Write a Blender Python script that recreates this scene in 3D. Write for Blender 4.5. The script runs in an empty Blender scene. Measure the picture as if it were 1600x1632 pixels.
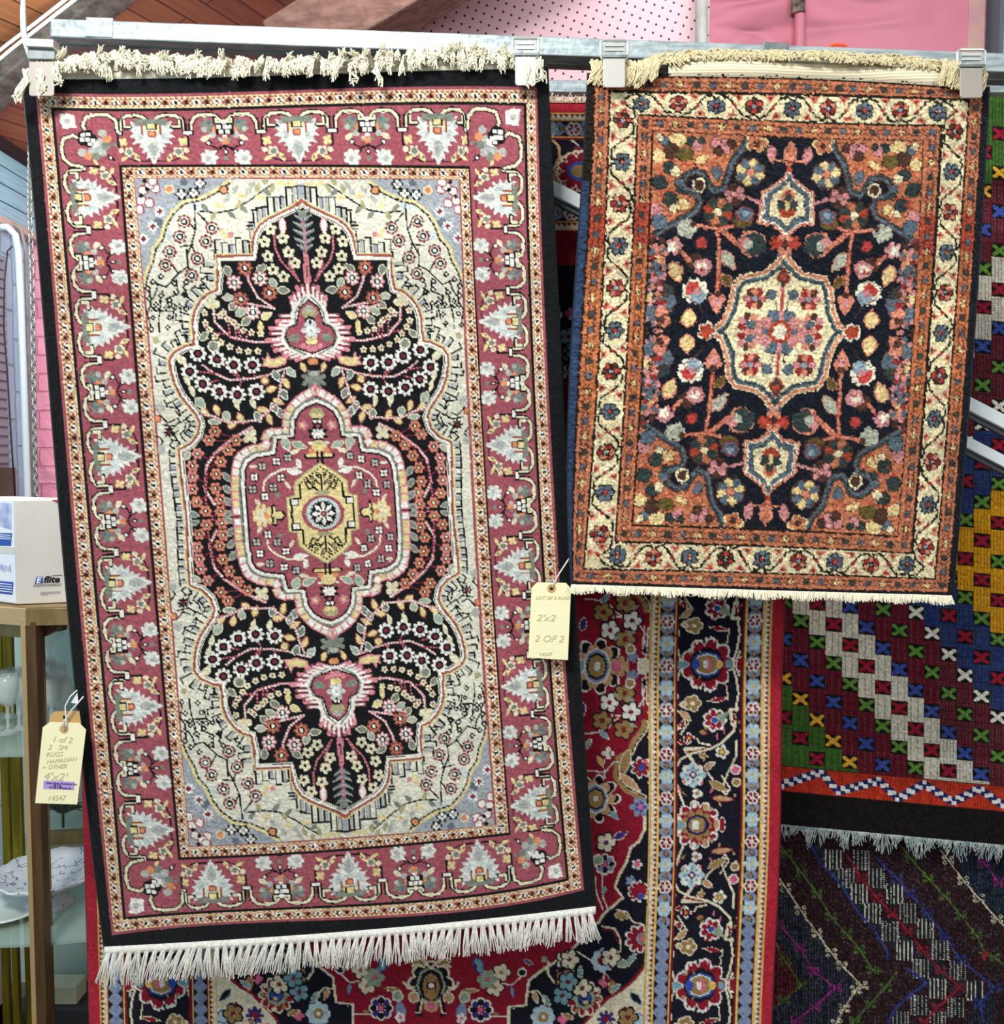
import bpy, math, random
import numpy as np
from mathutils import Vector, Matrix
# ------------------------------------------------------------------ camera, world, lights, exposure
scn = bpy.context.scene
COL = scn.collection
F, PITCH, EYE = 1400.0, math.radians(3.0), 1.5
cam_d = bpy.data.cameras.new('camera'); cam = bpy.data.objects.new('camera', cam_d); COL.objects.link(cam)
cam_d.sensor_fit = 'HORIZONTAL'; cam_d.sensor_width = 36.0; cam_d.lens = 36.0*F/1600.0
cam.location = (0, 0, EYE); cam.rotation_euler = (math.radians(90)-PITCH, 0, 0)
cam_d.clip_start = 0.05; cam_d.clip_end = 60
scn.camera = cam
w = bpy.data.worlds.new('world'); scn.world = w; w.use_nodes = True
w.node_tree.nodes['Background'].inputs[0].default_value = (.93, .97, 1.0, 1)
w.node_tree.nodes['Background'].inputs[1].default_value = 0.5
def area(name, loc, target, sx, sy, power, col):
    d = bpy.data.lights.new(name, 'AREA'); d.shape = 'RECTANGLE'; d.size = sx; d.size_y = sy; d.energy = power; d.color = col
    o = bpy.data.objects.new(name, d); COL.objects.link(o); o.location = loc
    o.rotation_euler = (Vector(target)-Vector(loc)).to_track_quat('-Z', 'Y').to_euler()
    return o
area('ceiling_light', (-0.75, -0.35, 3.1), (0.2, 1.4, 1.3), 0.9, .35, 60, (1, .985, .955))
area('right_front_fill', (1.7, -1.4, 2.2), (0.1, 1.4, 1.3), 1.2, 1.2, 17, (.96, .98, 1))  # soft fill lamp added at the front right
area('left_wall_fill', (-1.15, 2.3, 2.6), (-1.9, 3.1, 1.9), .6, .5, 20, (.94, .98, 1))  # unseen lamp added to brighten the left wall and ceiling boards
area('case_fill', (-1.2, 1.55, 2.3), (-1.1, 2.2, 1.0), .5, .3, 7, (.97, 1, .98))  # added fill above the case, brightens its glass and back panel
area('back_wall_fill', (0.6, 1.9, 3.0), (0.5, 3.6, 2.2), 2.2, .4, 17, (1, .98, .96))  # added fill behind the rugs, washes the back wall and pegboard
scn.view_settings.view_transform = 'Standard'; scn.view_settings.look = 'None'
scn.view_settings.exposure = 0.12; scn.view_settings.gamma = 1.0; scn.view_settings.use_curve_mapping = False

# ------------------------------------------------------------------ helpers
SP, CP = math.sin(PITCH), math.cos(PITCH)
def at(px, py, Y):
    """point of the shop standing at depth Y"""
    dx, dz = (px-800)/F, -(py-816)/F
    d = (dx, CP+dz*SP, dz*CP-SP); k = Y/d[1]
    return Vector((d[0]*k, Y, EYE+d[2]*k))
def at_np(px, py, Y):
    dx, dz = (px-800)/F, -(py-816)/F
    dy = CP+dz*SP; k = Y/dy
    return np.stack([dx*k, Y+0*dx, EYE+(dz*CP-SP)*k], -1)
def lin(h):
    h = h.lstrip('#'); r = []
    for i in (0, 2, 4):
        c = int(h[i:i+2], 16)/255.; r.append(c/12.92 if c <= .04045 else ((c+.055)/1.055)**2.4)
    return tuple(r)+(1.0,)
def mat(name, colour, rough=.6, metal=0., noise=0., nscale=20., bump=0., bscale=60., colour2=None, trans=0., ior=1.45, sheen=0., alpha=1.0, stretch=None):
    m = bpy.data.materials.new(name); m.use_nodes = True; nt = m.node_tree; b = nt.nodes['Principled BSDF']
    b.inputs['Base Color'].default_value = lin(colour); b.inputs['Roughness'].default_value = rough; b.inputs['Metallic'].default_value = metal
    b.inputs['Transmission Weight'].default_value = trans; b.inputs['IOR'].default_value = ior; b.inputs['Sheen Weight'].default_value = sheen
    if colour2 or noise:
        tc = nt.nodes.new('ShaderNodeTexCoord'); mp = nt.nodes.new('ShaderNodeMapping'); n = nt.nodes.new('ShaderNodeTexNoise'); n.inputs['Scale'].default_value = nscale; n.inputs['Detail'].default_value = 5
        if stretch: mp.inputs['Scale'].default_value = stretch
        nt.links.new(tc.outputs['Object'], mp.inputs[0]); nt.links.new(mp.outputs[0], n.inputs[0])
        r = nt.nodes.new('ShaderNodeValToRGB'); r.color_ramp.elements[0].position = .38; r.color_ramp.elements[1].position = .62
        r.color_ramp.elements[0].color = lin(colour); r.color_ramp.elements[1].color = lin(colour2 or colour)
        nt.links.new(n.outputs[0], r.inputs[0]); nt.links.new(r.outputs[0], b.inputs['Base Color'])
    if bump:
        tc = nt.nodes.new('ShaderNodeTexCoord'); n = nt.nodes.new('ShaderNodeTexNoise'); n.inputs['Scale'].default_value = bscale; n.inputs['Detail'].default_value = 4
        bp = nt.nodes.new('ShaderNodeBump'); bp.inputs['Strength'].default_value = bump; bp.inputs['Distance'].default_value = .01
        nt.links.new(tc.outputs['Object'], n.inputs[0]); nt.links.new(n.outputs[0], bp.inputs['Height']); nt.links.new(bp.outputs[0], b.inputs['Normal'])
    return m
class MB:
    def __init__(s): s.v, s.f = [], []
    def add(s, vs, fs):
        o = len(s.v); s.v += [tuple(q) for q in vs]; s.f += [tuple(i+o for i in f) for f in fs]; return s
    def hexa(s, p):      # 8 corners: bottom loop then top loop
        return s.add(p, [(3, 2, 1, 0), (4, 5, 6, 7), (0, 1, 5, 4), (1, 2, 6, 5), (2, 3, 7, 6), (3, 0, 4, 7)])
    def box(s, x0, x1, y0, y1, z0, z1):
        return s.hexa([(x0, y0, z0), (x1, y0, z0), (x1, y1, z0), (x0, y1, z0), (x0, y0, z1), (x1, y0, z1), (x1, y1, z1), (x0, y1, z1)])
    def bar(s, a, b, w, h, up=(0, 0, 1)):
        a, b = Vector(a), Vector(b); d = (b-a).normalized(); sd = d.cross(Vector(up)).normalized(); u = sd.cross(d)
        P = [q+sd*(i*w/2)+u*(j*h/2) for q in (a, b) for i, j in ((-1, -1), (1, -1), (1, 1), (-1, 1))]
        return s.add(P, [(3, 2, 1, 0), (4, 5, 6, 7), (0, 1, 5, 4), (1, 2, 6, 5), (2, 3, 7, 6), (3, 0, 4, 7)])
    def tube(s, pts, r, n=6, caps=True):
        pts = [Vector(p) for p in pts]; m = len(pts); rr = r if isinstance(r, (list, tuple)) else [r]*m
        V, Fc = [], []; pu = None
        for i, p in enumerate(pts):
            d = (pts[min(i+1, m-1)]-pts[max(i-1, 0)]).normalized()
            u = Vector((0, 0, 1)) if pu is None else pu
            if abs(d.dot(u)) > .95: u = Vector((0, 1, 0)) if abs(d.y) < .9 else Vector((1, 0, 0))
            a = d.cross(u).normalized(); b = a.cross(d); pu = b
            for k in range(n):
                t = k*2*math.pi/n; V.append(p+(a*math.cos(t)+b*math.sin(t))*rr[i])
        for i in range(m-1):
            for k in range(n): Fc.append((i*n+k, i*n+(k+1) % n, (i+1)*n+(k+1) % n, (i+1)*n+k))
        if caps: Fc += [tuple(range(n))[::-1], tuple(range((m-1)*n, m*n))]
        return s.add(V, Fc)
    def lathe(s, c, prof, n=24, wave=None):
        V, Fc = [], []
        for r, z in prof:
            for k in range(n):
                t = k*2*math.pi/n; q = r*(1+(wave(t, z) if wave else 0)); V.append((c[0]+q*math.cos(t), c[1]+q*math.sin(t), c[2]+z))
        for i in range(len(prof)-1):
            for k in range(n): Fc.append((i*n+k, i*n+(k+1) % n, (i+1)*n+(k+1) % n, (i+1)*n+k))
        return s.add(V, Fc)
    def slab(s, pts, nrm, th):      # flat outline with thickness th along nrm
        n = len(pts); nv = Vector(nrm)*th; V = [Vector(p) for p in pts]+[Vector(p)+nv for p in pts]
        return s.add(V, [tuple(range(n))[::-1], tuple(range(n, 2*n))]+[(i, (i+1) % n, n+(i+1) % n, n+i) for i in range(n)])
    def obj(s, name, m, parent=None, smooth=False, bevel=0.):
        me = bpy.data.meshes.new(name); me.from_pydata([tuple(v) for v in s.v], [], s.f); me.update()
        if smooth: me.polygons.foreach_set('use_smooth', [True]*len(me.polygons))
        o = bpy.data.objects.new(name, me); COL.objects.link(o); me.materials.append(m)
        if parent: o.parent = parent; o.matrix_parent_inverse = Matrix.Translation(-Vector(parent.location))
        if bevel:
            b = o.modifiers.new('bevel', 'BEVEL'); b.width = bevel; b.segments = 2; b.limit_method = 'ANGLE'
        return o
def tag(o, label=None, cat=None, group=None, kind=None):
    if label: o['label'] = label
    if cat: o['category'] = cat
    if group: o['group'] = group
    if kind: o['kind'] = kind
    return o
def thing(name, loc, label, cat, group=None):
    o = bpy.data.objects.new(name, None); COL.objects.link(o); o.location = loc; o.empty_display_size = .05
    return tag(o, label, cat, group)
def text(name, s, m, size, origin, xaxis, yaxis, parent=None, shear=0., bold=0., sx=1.):
    c = bpy.data.curves.new(name, 'FONT'); c.body = s; c.size = size; c.shear = shear; c.offset = bold; c.extrude = .0002; c.resolution_u = 3
    t = bpy.data.objects.new(name, c); COL.objects.link(t)
    bpy.context.view_layer.update()
    me = bpy.data.meshes.new_from_object(t); bpy.data.objects.remove(t)
    X = Vector(xaxis).normalized(); Yv = Vector(yaxis).normalized(); Z = X.cross(Yv)
    for v in me.vertices: v.co = Vector(origin)+X*v.co.x*sx+Yv*v.co.y+Z*v.co.z
    me.name = name; me.materials.clear(); me.materials.append(m)
    o = bpy.data.objects.new(name, me); COL.objects.link(o)
    if parent: o.parent = parent; o.matrix_parent_inverse = Matrix.Translation(-Vector(parent.location))
    return o
M = {}
# ------------------------------------------------------------------ the shop shell
def node_mat(name, rough=.8):
    m = bpy.data.materials.new(name); m.use_nodes = True; nt = m.node_tree
    b = nt.nodes['Principled BSDF']; b.inputs['Roughness'].default_value = rough
    return m, nt, b
def brick_mat(name, c1, c2, mortar, sx=1., bump=.5, bh=.075, bw=.21, rot=(1.5708, 0, 0), msize=.006, nb=.5):
    m, nt, b = node_mat(name, .75)
    tc = nt.nodes.new('ShaderNodeTexCoord'); mp = nt.nodes.new('ShaderNodeMapping'); mp.inputs['Rotation'].default_value = rot
    br = nt.nodes.new('ShaderNodeTexBrick'); br.inputs['Color1'].default_value = lin(c1); br.inputs['Color2'].default_value = lin(c2); br.inputs['Mortar'].default_value = lin(mortar)
    br.inputs['Scale'].default_value = 1.; br.inputs['Mortar Size'].default_value = msize; br.inputs['Brick Width'].default_value = bw; br.inputs['Row Height'].default_value = bh; br.inputs['Mortar Smooth'].default_value = .5
    n = nt.nodes.new('ShaderNodeTexNoise'); n.inputs['Scale'].default_value = 5; n.inputs['Detail'].default_value = 9; n.inputs['Distortion'].default_value = 1.2
    wn = nt.nodes.new('ShaderNodeMixRGB'); wn.blend_type = 'LINEAR_LIGHT'; wn.inputs[0].default_value = .012
    nt.links.new(tc.outputs['Object'], mp.inputs[0]); nt.links.new(mp.outputs[0], wn.inputs[1]); nt.links.new(tc.outputs['Object'], n.inputs[0]); nt.links.new(n.outputs[1], wn.inputs[2]); nt.links.new(wn.outputs[0], br.inputs[0])
    nt.links.new(br.outputs[0], b.inputs['Base Color'])
    ad = nt.nodes.new('ShaderNodeMath'); ad.operation = 'MULTIPLY_ADD'; ad.inputs[1].default_value = nb
    iv = nt.nodes.new('ShaderNodeMath'); iv.operation = 'SUBTRACT'; iv.inputs[0].default_value = 1.
    nt.links.new(br.outputs['Fac'], iv.inputs[1]); nt.links.new(n.outputs[0], ad.inputs[0]); nt.links.new(iv.outputs[0], ad.inputs[2])
    bp = nt.nodes.new('ShaderNodeBump'); bp.inputs['Strength'].default_value = bump; bp.inputs['Distance'].default_value = .02
    nt.links.new(ad.outputs[0], bp.inputs['Height']); nt.links.new(bp.outputs[0], b.inputs['Normal'])
    return m
def plank_mat(name, c1, c2, seam, rough=.55):
    m, nt, b = node_mat(name, rough)
    tc = nt.nodes.new('ShaderNodeTexCoord'); br = nt.nodes.new('ShaderNodeTexBrick'); br.offset = .5
    br.inputs['Color1'].default_value = lin(c1); br.inputs['Color2'].default_value = lin(c2); br.inputs['Mortar'].default_value = lin(seam)
    br.inputs['Scale'].default_value = 1.; br.inputs['Mortar Size'].default_value = .0035; br.inputs['Brick Width'].default_value = 3.; br.inputs['Row Height'].default_value = .085
    nt.links.new(tc.outputs['UV'], br.inputs[0])
    mp = nt.nodes.new('ShaderNodeMapping'); mp.inputs['Scale'].default_value = (1.2, 26, 1)
    n = nt.nodes.new('ShaderNodeTexNoise'); n.inputs['Scale'].default_value = 2.2; n.inputs['Detail'].default_value = 8
    mx = nt.nodes.new('ShaderNodeMixRGB'); mx.blend_type = 'MULTIPLY'; mx.inputs[0].default_value = .7
    r = nt.nodes.new('ShaderNodeValToRGB'); r.color_ramp.elements[0].position = .3; r.color_ramp.elements[0].color = (.55, .5, .46, 1); r.color_ramp.elements[1].position = .62
    nt.links.new(tc.outputs['UV'], mp.inputs[0]); nt.links.new(mp.outputs[0], n.inputs[0]); nt.links.new(n.outputs[0], r.inputs[0])
    nt.links.new(br.outputs[0], mx.inputs[1]); nt.links.new(r.outputs[0], mx.inputs[2]); nt.links.new(mx.outputs[0], b.inputs['Base Color'])
    return m
M['pinkbrick'] = brick_mat('pink_painted_brick', '#ec93a8', '#ef9aae', '#e0889e', bump=.9, nb=2.2, msize=.004)
M['bluebrick'] = brick_mat('blue_painted_brick', '#9ccbe0', '#a8d2e4', '#86adc0', bump=.5, nb=1., rot=(0, 1.5708, 0))
def rock_mat(name, c1, c2, s1=2.6):
    m, nt, b = node_mat(name, .6)
    tc = nt.nodes.new('ShaderNodeTexCoord'); mp = nt.nodes.new('ShaderNodeMapping'); mp.inputs['Rotation'].default_value = (0, .5, 0); mp.inputs['Scale'].default_value = (1, 1, 2.6)
    n = nt.nodes.new('ShaderNodeTexNoise'); n.noise_type = 'RIDGED_MULTIFRACTAL'; n.inputs['Scale'].default_value = s1; n.inputs['Detail'].default_value = 9; n.inputs['Distortion'].default_value = .6
    r = nt.nodes.new('ShaderNodeValToRGB'); r.color_ramp.elements[0].color = lin(c1); r.color_ramp.elements[1].color = lin(c2)
    n2 = nt.nodes.new('ShaderNodeTexNoise'); n2.inputs['Scale'].default_value = 4
    bp = nt.nodes.new('ShaderNodeBump'); bp.inputs['Strength'].default_value = 1.; bp.inputs['Distance'].default_value = .12
    nt.links.new(tc.outputs['Object'], mp.inputs[0]); nt.links.new(mp.outputs[0], n.inputs[0]); nt.links.new(tc.outputs['Object'], n2.inputs[0]); nt.links.new(n2.outputs[0], r.inputs[0]); nt.links.new(r.outputs[0], b.inputs['Base Color'])
    nt.links.new(n.outputs[0], bp.inputs['Height']); nt.links.new(bp.outputs[0], b.inputs['Normal'])
    return m
M['plaster'] = mat('plain_plaster', '#c9c4ba', .9, bump=.2, bscale=30)
M['floor'] = mat('concrete_floor', '#6f6a62', .7, colour2='#5b564f', nscale=6, bump=.2)
XW, YW = -1.9, 3.6
wallN = MB().box(XW, 3.2, YW, YW+.2, 0, 4.2).obj('wall_back', M['pinkbrick']); tag(wallN, kind='structure')
tag(MB().box(XW-.2, XW, -2.2, YW+.2, 0, 4.2).obj('wall_left', M['bluebrick']), kind='structure')
tag(MB().box(3.2, 3.4, -2.2, YW+.2, 0, 4.2).obj('wall_right', M['plaster']), kind='structure')
tag(MB().box(XW-.2, 3.4, -2.4, YW+.2, -.1, 0).obj('floor', M['floor']), kind='structure')
# sloping plank ceiling: rises from the left wall
zc = at(0, 232, 3.325).z
sl = .42
def zceil(x): return zc+(x-XW)*sl
me = bpy.data.meshes.new('ceiling')
x0, x1, y0, y1 = XW-.1, 1.35, 1.2, YW+.1
P = [(x0, y0, zceil(x0)), (x1, y0, zceil(x1)), (x1, y1, zceil(x1)), (x0, y1, zceil(x0))]
V8 = P+[(a, b, c+.06) for a, b, c in P]
me.from_pydata(V8, [], [(0, 3, 2, 1), (4, 5, 6, 7), (0, 1, 5, 4), (1, 2, 6, 5), (2, 3, 7, 6), (3, 0, 4, 7)])
def on_ceiling(px, py):
    d = at(px, py, 1.)-Vector((0, 0, EYE)); k = (zc-XW*sl-EYE)/(d.z-sl*d.x); return Vector((0, 0, EYE))+d*k
ca, cb = on_ceiling(197, 8), on_ceiling(255, 40)
ax = (cb-ca).normalized(); nrm_c = Vector((-sl, 0, 1)).normalized(); ay = nrm_c.cross(ax)
uvl = me.uv_layers.new(name='UVMap')
for lp in me.loops:
    v = Vector(me.vertices[lp.vertex_index].co); uvl.data[lp.index].uv = (v.dot(ax), v.dot(ay))
M['planks'] = plank_mat('brown_ceiling_boards', '#8f5e34', '#7d4f2a', '#38200f')
me.materials.append(M['planks']); o = bpy.data.objects.new('ceiling', me); COL.objects.link(o); tag(o, kind='structure')
# upper strip of pale blue boards on the left wall, with a ledge
M['bluewood'] = mat('blue_painted_boards', '#7fb4c2', .6, colour2='#92c4ce', nscale=7, stretch=(1, 1, 14))
b = MB()
zt = zc; zb = at(0, 345, 3.32).z
for i in range(4):
    a0 = zb+(zt-zb)*i/4; b.box(XW, XW+.02+.003*i, 2.9, 3.6, a0+.003, zb+(zt-zb)*(i+1)/4)
tag(b.obj('trim_1', M['bluewood'], bevel=.002), kind='structure')
M['ledge'] = mat('cream_painted_wood', '#b8a79a', .6)
tag(MB().box(XW, XW+.05, 2.9, 3.6, zb-.03, zb).obj('trim_2', M['ledge'], bevel=.003), kind='structure')
tag(MB().box(XW, XW+.06, 2.9, 3.6, zc-.012, zc+.03).obj('trim_3', mat('dark_eaves', '#1e1714', .8), bevel=.002), kind='structure')
# grooved metal shutter behind the pipes
M['shutter'] = mat('grey_roller_slats', '#8b98a0', .5, metal=.3, bump=.1)
b = MB(); za, zz = at(10, 745, 3.3).z, at(10, 402, 3.3).z
n = 46
for i in range(n):
    q = za+(zz-za)*i/n; b.box(XW, XW+.012+(.008 if i % 2 else 0), 2.7, 3.37, q, q+(zz-za)/n)
tag(b.obj('window_1', M['shutter']), kind='structure')
tag(MB().box(XW, XW+.03, 2.7, 3.38, za-.14, za).obj('trim_4', mat('brown_sill', '#5d5448', .7, colour2='#4a4238', nscale=9)), kind='structure')
M['pinkrock'] = rock_mat('rough_pink_painted_stone', '#e88ba2', '#f09cb0')
tag(MB().box(at(1128, 0, 3.57).x, at(1568, 0, 3.57).x, 3.575, YW, 1.4, 4.1).obj('trim_7', M['pinkrock']), kind='structure')
# right-hand end of the pink wall: pale pink patch, grey edge board and white panel
tag(MB().box(at(1540, 0, 3.59).x, at(1566, 0, 3.59).x, 3.57, YW, 1.6, 4.1).obj('trim_5', mat('pale_pink_pier', '#dfa9ae', .8, colour2='#e6bfae', nscale=8, bump=.8, bscale=12)), kind='structure')
tag(MB().box(at(1583, 0, 3.55).x, at(1590, 0, 3.55).x, 3.50, YW, 1.6, 4.1).obj('trim_6', mat('grey_edge_board', '#6a7682', .7)), kind='structure')
tag(MB().box(at(1590, 0, 3.55).x, 3.2, 3.52, YW, 0, 4.1).obj('wall_far', mat('white_panel', '#dfe6e6', .7)), kind='structure')

# ------------------------------------------------------------------ timbers, pegboard, pipes
def beam(name, a, b, w, h, m, label):
    o = MB().bar(a, b, w, h, up=(0, 1, 0)).obj(name, m, bevel=.006); return tag(o, label, 'beam')
M['greywood'] = mat('dark_grey_timber', '#5d574f', .85, colour2='#3c3731', nscale=14, bump=.8, bscale=25, stretch=(1, 1, 4))
M['roughwood'] = mat('rough_pinkish_timber', '#8d6a5e', .85, colour2='#6e4f46', nscale=16, bump=1., bscale=22, stretch=(1, 3, 3))
beam('roof_beam', at(-90, 178, 3.05), at(250, -112, 2.75), .17, .12, M['greywood'], 'dark grey rough timber beam crossing the top left corner under brown boards')
beam('roof_beam', at(455, 95, 2.35), at(930, -190, 2.2), .155, .14, M['roughwood'], 'rough pinkish brown timber beam leaning up beside the pegboard above the rail')
M['conduit'] = mat('white_cable', '#b9bcbc', .4)
c_ = MB()
for dd in (0, 9):
    c_.tube([at(-60+dd, 128+dd, 2.80), at(10+dd, 72+dd*.6, 2.78), at(60+dd, 34+dd*.5, 2.74), at(150+dd, -36+dd*.5, 2.68)], .005, 8)
tag(c_.obj('electric_cable', M['conduit'], smooth=True), 'pair of pale cables running along the dark grey roof beam', 'cable')
# pegboard with real rows of holes (procedural, through the paint into black)
m, nt, b = node_mat('mauve_pegboard', .6)
tc = nt.nodes.new('ShaderNodeTexCoord'); mp = nt.nodes.new('ShaderNodeMapping'); mp.inputs['Rotation'].default_value = (0, math.radians(-21), 0)
sepx = nt.nodes.new('ShaderNodeSeparateXYZ'); nt.links.new(tc.outputs['Object'], mp.inputs[0]); nt.links.new(mp.outputs[0], sepx.inputs[0])
def mth(op, a, b_=None):
    q = nt.nodes.new('ShaderNodeMath'); q.operation = op
    for i, v in enumerate((a, b_)):
        if v is None: continue
        if isinstance(v, (int, float)): q.inputs[i].default_value = v
        else: nt.links.new(v, q.inputs[i])
    return q.outputs[0]
HS = .0235
fx = mth('SUBTRACT', mth('MULTIPLY', mth('FRACT', mth('DIVIDE', sepx.outputs[0], HS)), HS), HS/2); fz = mth('SUBTRACT', mth('MULTIPLY', mth('FRACT', mth('DIVIDE', sepx.outputs[2], HS)), HS), HS/2)
rr = mth('SQRT', mth('ADD', mth('MULTIPLY', fx, fx), mth('MULTIPLY', fz, fz)))
hole = mth('LESS_THAN', rr, .0034)
mx = nt.nodes.new('ShaderNodeMixRGB'); mx.inputs[1].default_value = lin('#bd9aa3'); mx.inputs[2].default_value = lin('#1a1214')
nt.links.new(hole, mx.inputs[0]); nt.links.new(mx.outputs[0], b.inputs['Base Color'])
peg = MB().box(at(560, 0, 2.45).x, at(1131, 0, 2.45).x, 2.45, 2.456, at(800, 300, 2.45).z, 3.0).obj('pegboard', m)
tag(peg, 'mauve pink perforated pegboard behind the rail between the hanging rugs', 'pegboard')
M['greypipe'] = mat('grey_painted_pipe', '#8f918c', .5, colour2='#7c7e78', nscale=20, bump=.2)
M['pinkpipe'] = mat('pink_painted_pipe', '#e58fa2', .5, bump=.3)
tag(MB().tube([at(1118, -200, 2.43), at(1118, 90, 2.41), at(1117, 240, 2.39)], .0165, 16).obj('vertical_pipe', M['greypipe'], smooth=True), 'grey vertical pipe at the right edge of the pegboard', 'pipe')
t = thing('conduit_pipe', at(1274, 200, 3.55), 'pink painted conduit with a dark bare coupling near its top on the brick wall', 'pipe')
MB().tube([at(1275, -150, 3.55), at(1274, 200, 3.55)], .02, 14).obj('pipe_run', M['pinkpipe'], t, smooth=True)
MB().tube([at(1271, -4, 3.54), at(1272, 22, 3.54)], .028, 10).obj('coupling', mat('bare_dark_metal', '#3a3634', .6, colour2='#a08a80', nscale=30, bump=.5), t)
tag(MB().tube([at(1324, 77, 1.408), at(1324, 73, 1.408), at(1330, 71.5, 1.408), at(1344, 71.5, 1.408), at(1348, 74, 1.408), at(1348, 79, 1.408), at(1324, 78, 1.408)], .0024, 8).obj('orange_clip', mat('orange_plastic', '#ff5a1e', .4), smooth=True), 'small bright orange plastic clip sitting on top of the rail', 'clip')
M['wpipe'] = mat('pale_painted_pipe', '#c3d2d9', .45)
PX = .055
tag(MB().tube([at(0-6, 362, 3.28), at(12, 362, 3.28), at(24, 374, 3.29), at(29, 400, 3.30), at(33, 480, 3.31), at(44, 790, 3.33), at(50, 1100, 3.34)], .013, 12).obj('wall_pipe', M['wpipe'], smooth=True), 'pale pipe that bends over at its top and runs down the blue brick wall', 'pipe')
tag(MB().tube([at(-10, 351, 3.38), at(14, 352, 3.38), at(34, 366, 3.38), at(41, 400, 3.39), at(45, 560, 3.42), at(52, 800, 3.44), at(57, 1100, 3.45)], .007, 10).obj('wall_pipe', M['greypipe'], smooth=True), 'thin grey pipe bending over just outside the pale pipe on the blue wall', 'pipe')
tag(MB().tube([at(20, 392, 3.2), at(12, 400, 3.2), at(7, 450, 3.2), at(6, 520, 3.2), at(12, 600, 3.22), at(18, 700, 3.22), at(24, 790, 3.22)], .0028, 6).obj('black_wire', mat('black_rubber', '#1b1b1c', .5), smooth=True), 'thin black wire hanging in front of the grey roller slats', 'wire')
# hanging chain in the corner of the walls
b = MB(); y = 215.
while at(46, y-10, 3.0).z < zceil(at(46, y, 3.0).x)-.02: y -= 10
pts = [(48, 215), (47, 330), (51, 430), (53, 560), (55, 700), (58, 800)]
i = 0
while y < 800:
    x = float(np.interp(y, [p[1] for p in pts], [p[0] for p in pts])); c = at(x, y, 3.0); r = .009
    ring = []
    for q in range(9):
        a = q*2*math.pi/8; ring.append(c+(Vector((math.cos(a)*r*.75, 0, math.sin(a)*r*1.5)) if i % 2 else Vector((math.cos(a)*r*.35, math.cos(a)*r*.75, math.sin(a)*r*1.5))))
    b.tube(ring, .0026, 5, False); y += 10; i += 1
tag(b.obj('hanging_chain', mat('dull_chain_steel', '#8d8f84', .4, metal=.7), smooth=True), 'dull steel chain hanging beside the black edge of the left rug', 'chain')
# ------------------------------------------------------------------ weaving: every rug is a grid of knots coloured one by one
def hexc(h):
    h = h.lstrip('#'); return [int(h[i:i+2], 16)/255.0 for i in (0, 2, 4)]

def curve(pts, deg=2):
    a = np.array(pts, float); d = min(deg, len(a)-1)
    m = a[:, 0].mean(); s = max(np.ptp(a[:, 0]), 1e-6)
    c = np.polyfit((a[:, 0]-m)/s, a[:, 1], d)
    return lambda t: np.polyval(c, (np.asarray(t, float)-m)/s)

class Net:
    """cloth net: column threads x = f(y) and row threads y = g(x) laid out as the hanging cloth drapes"""
    def __init__(s, cols, rows):
        s.cu = np.array([c[0] for c in cols], float); s.cf = [curve(c[1], c[2]) for c in cols]
        s.rv = np.array([r[0] for r in rows], float); s.rf = [curve(r[1], r[2]) for r in rows]
        s.x0 = float(s.cf[len(s.cf)//2](800)); s.y0 = 700.
    def __call__(s, u, v):
        u = np.asarray(u, float); v = np.asarray(v, float)
        sh = np.broadcast(u, v).shape
        u = np.broadcast_to(u, sh).ravel(); v = np.broadcast_to(v, sh).ravel()
        iu = np.clip(np.searchsorted(s.cu, u)-1, 0, len(s.cu)-2); tu = (u-s.cu[iu])/(s.cu[iu+1]-s.cu[iu])
        iv = np.clip(np.searchsorted(s.rv, v)-1, 0, len(s.rv)-2); tv = (v-s.rv[iv])/(s.rv[iv+1]-s.rv[iv])
        x = s.x0+u; y = s.y0+v
        for _ in range(5):
            fx = np.array([f(y) for f in s.cf]); k = np.arange(len(u))
            x = fx[iu, k]*(1-tu)+fx[iu+1, k]*tu
            gy = np.array([g(x) for g in s.rf])
            y = gy[iv, k]*(1-tv)+gy[iv+1, k]*tv
        return x.reshape(sh), y.reshape(sh)
    def inv(s, x, y):
        x = np.asarray(x, float); y = np.asarray(y, float)
        u = x-s.x0; v = y-s.y0
        for _ in range(8):
            X, Y = s(u, v); X1, Y1 = s(u+2, v); X2, Y2 = s(u, v+2)
            a = (X1-X)/2; b = (X2-X)/2; c = (Y1-Y)/2; d = (Y2-Y)/2; D = a*d-b*c
            ex = x-X; ey = y-Y
            u = u+(d*ex-b*ey)/D; v = v+(a*ey-c*ex)/D
        return u, v

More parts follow.
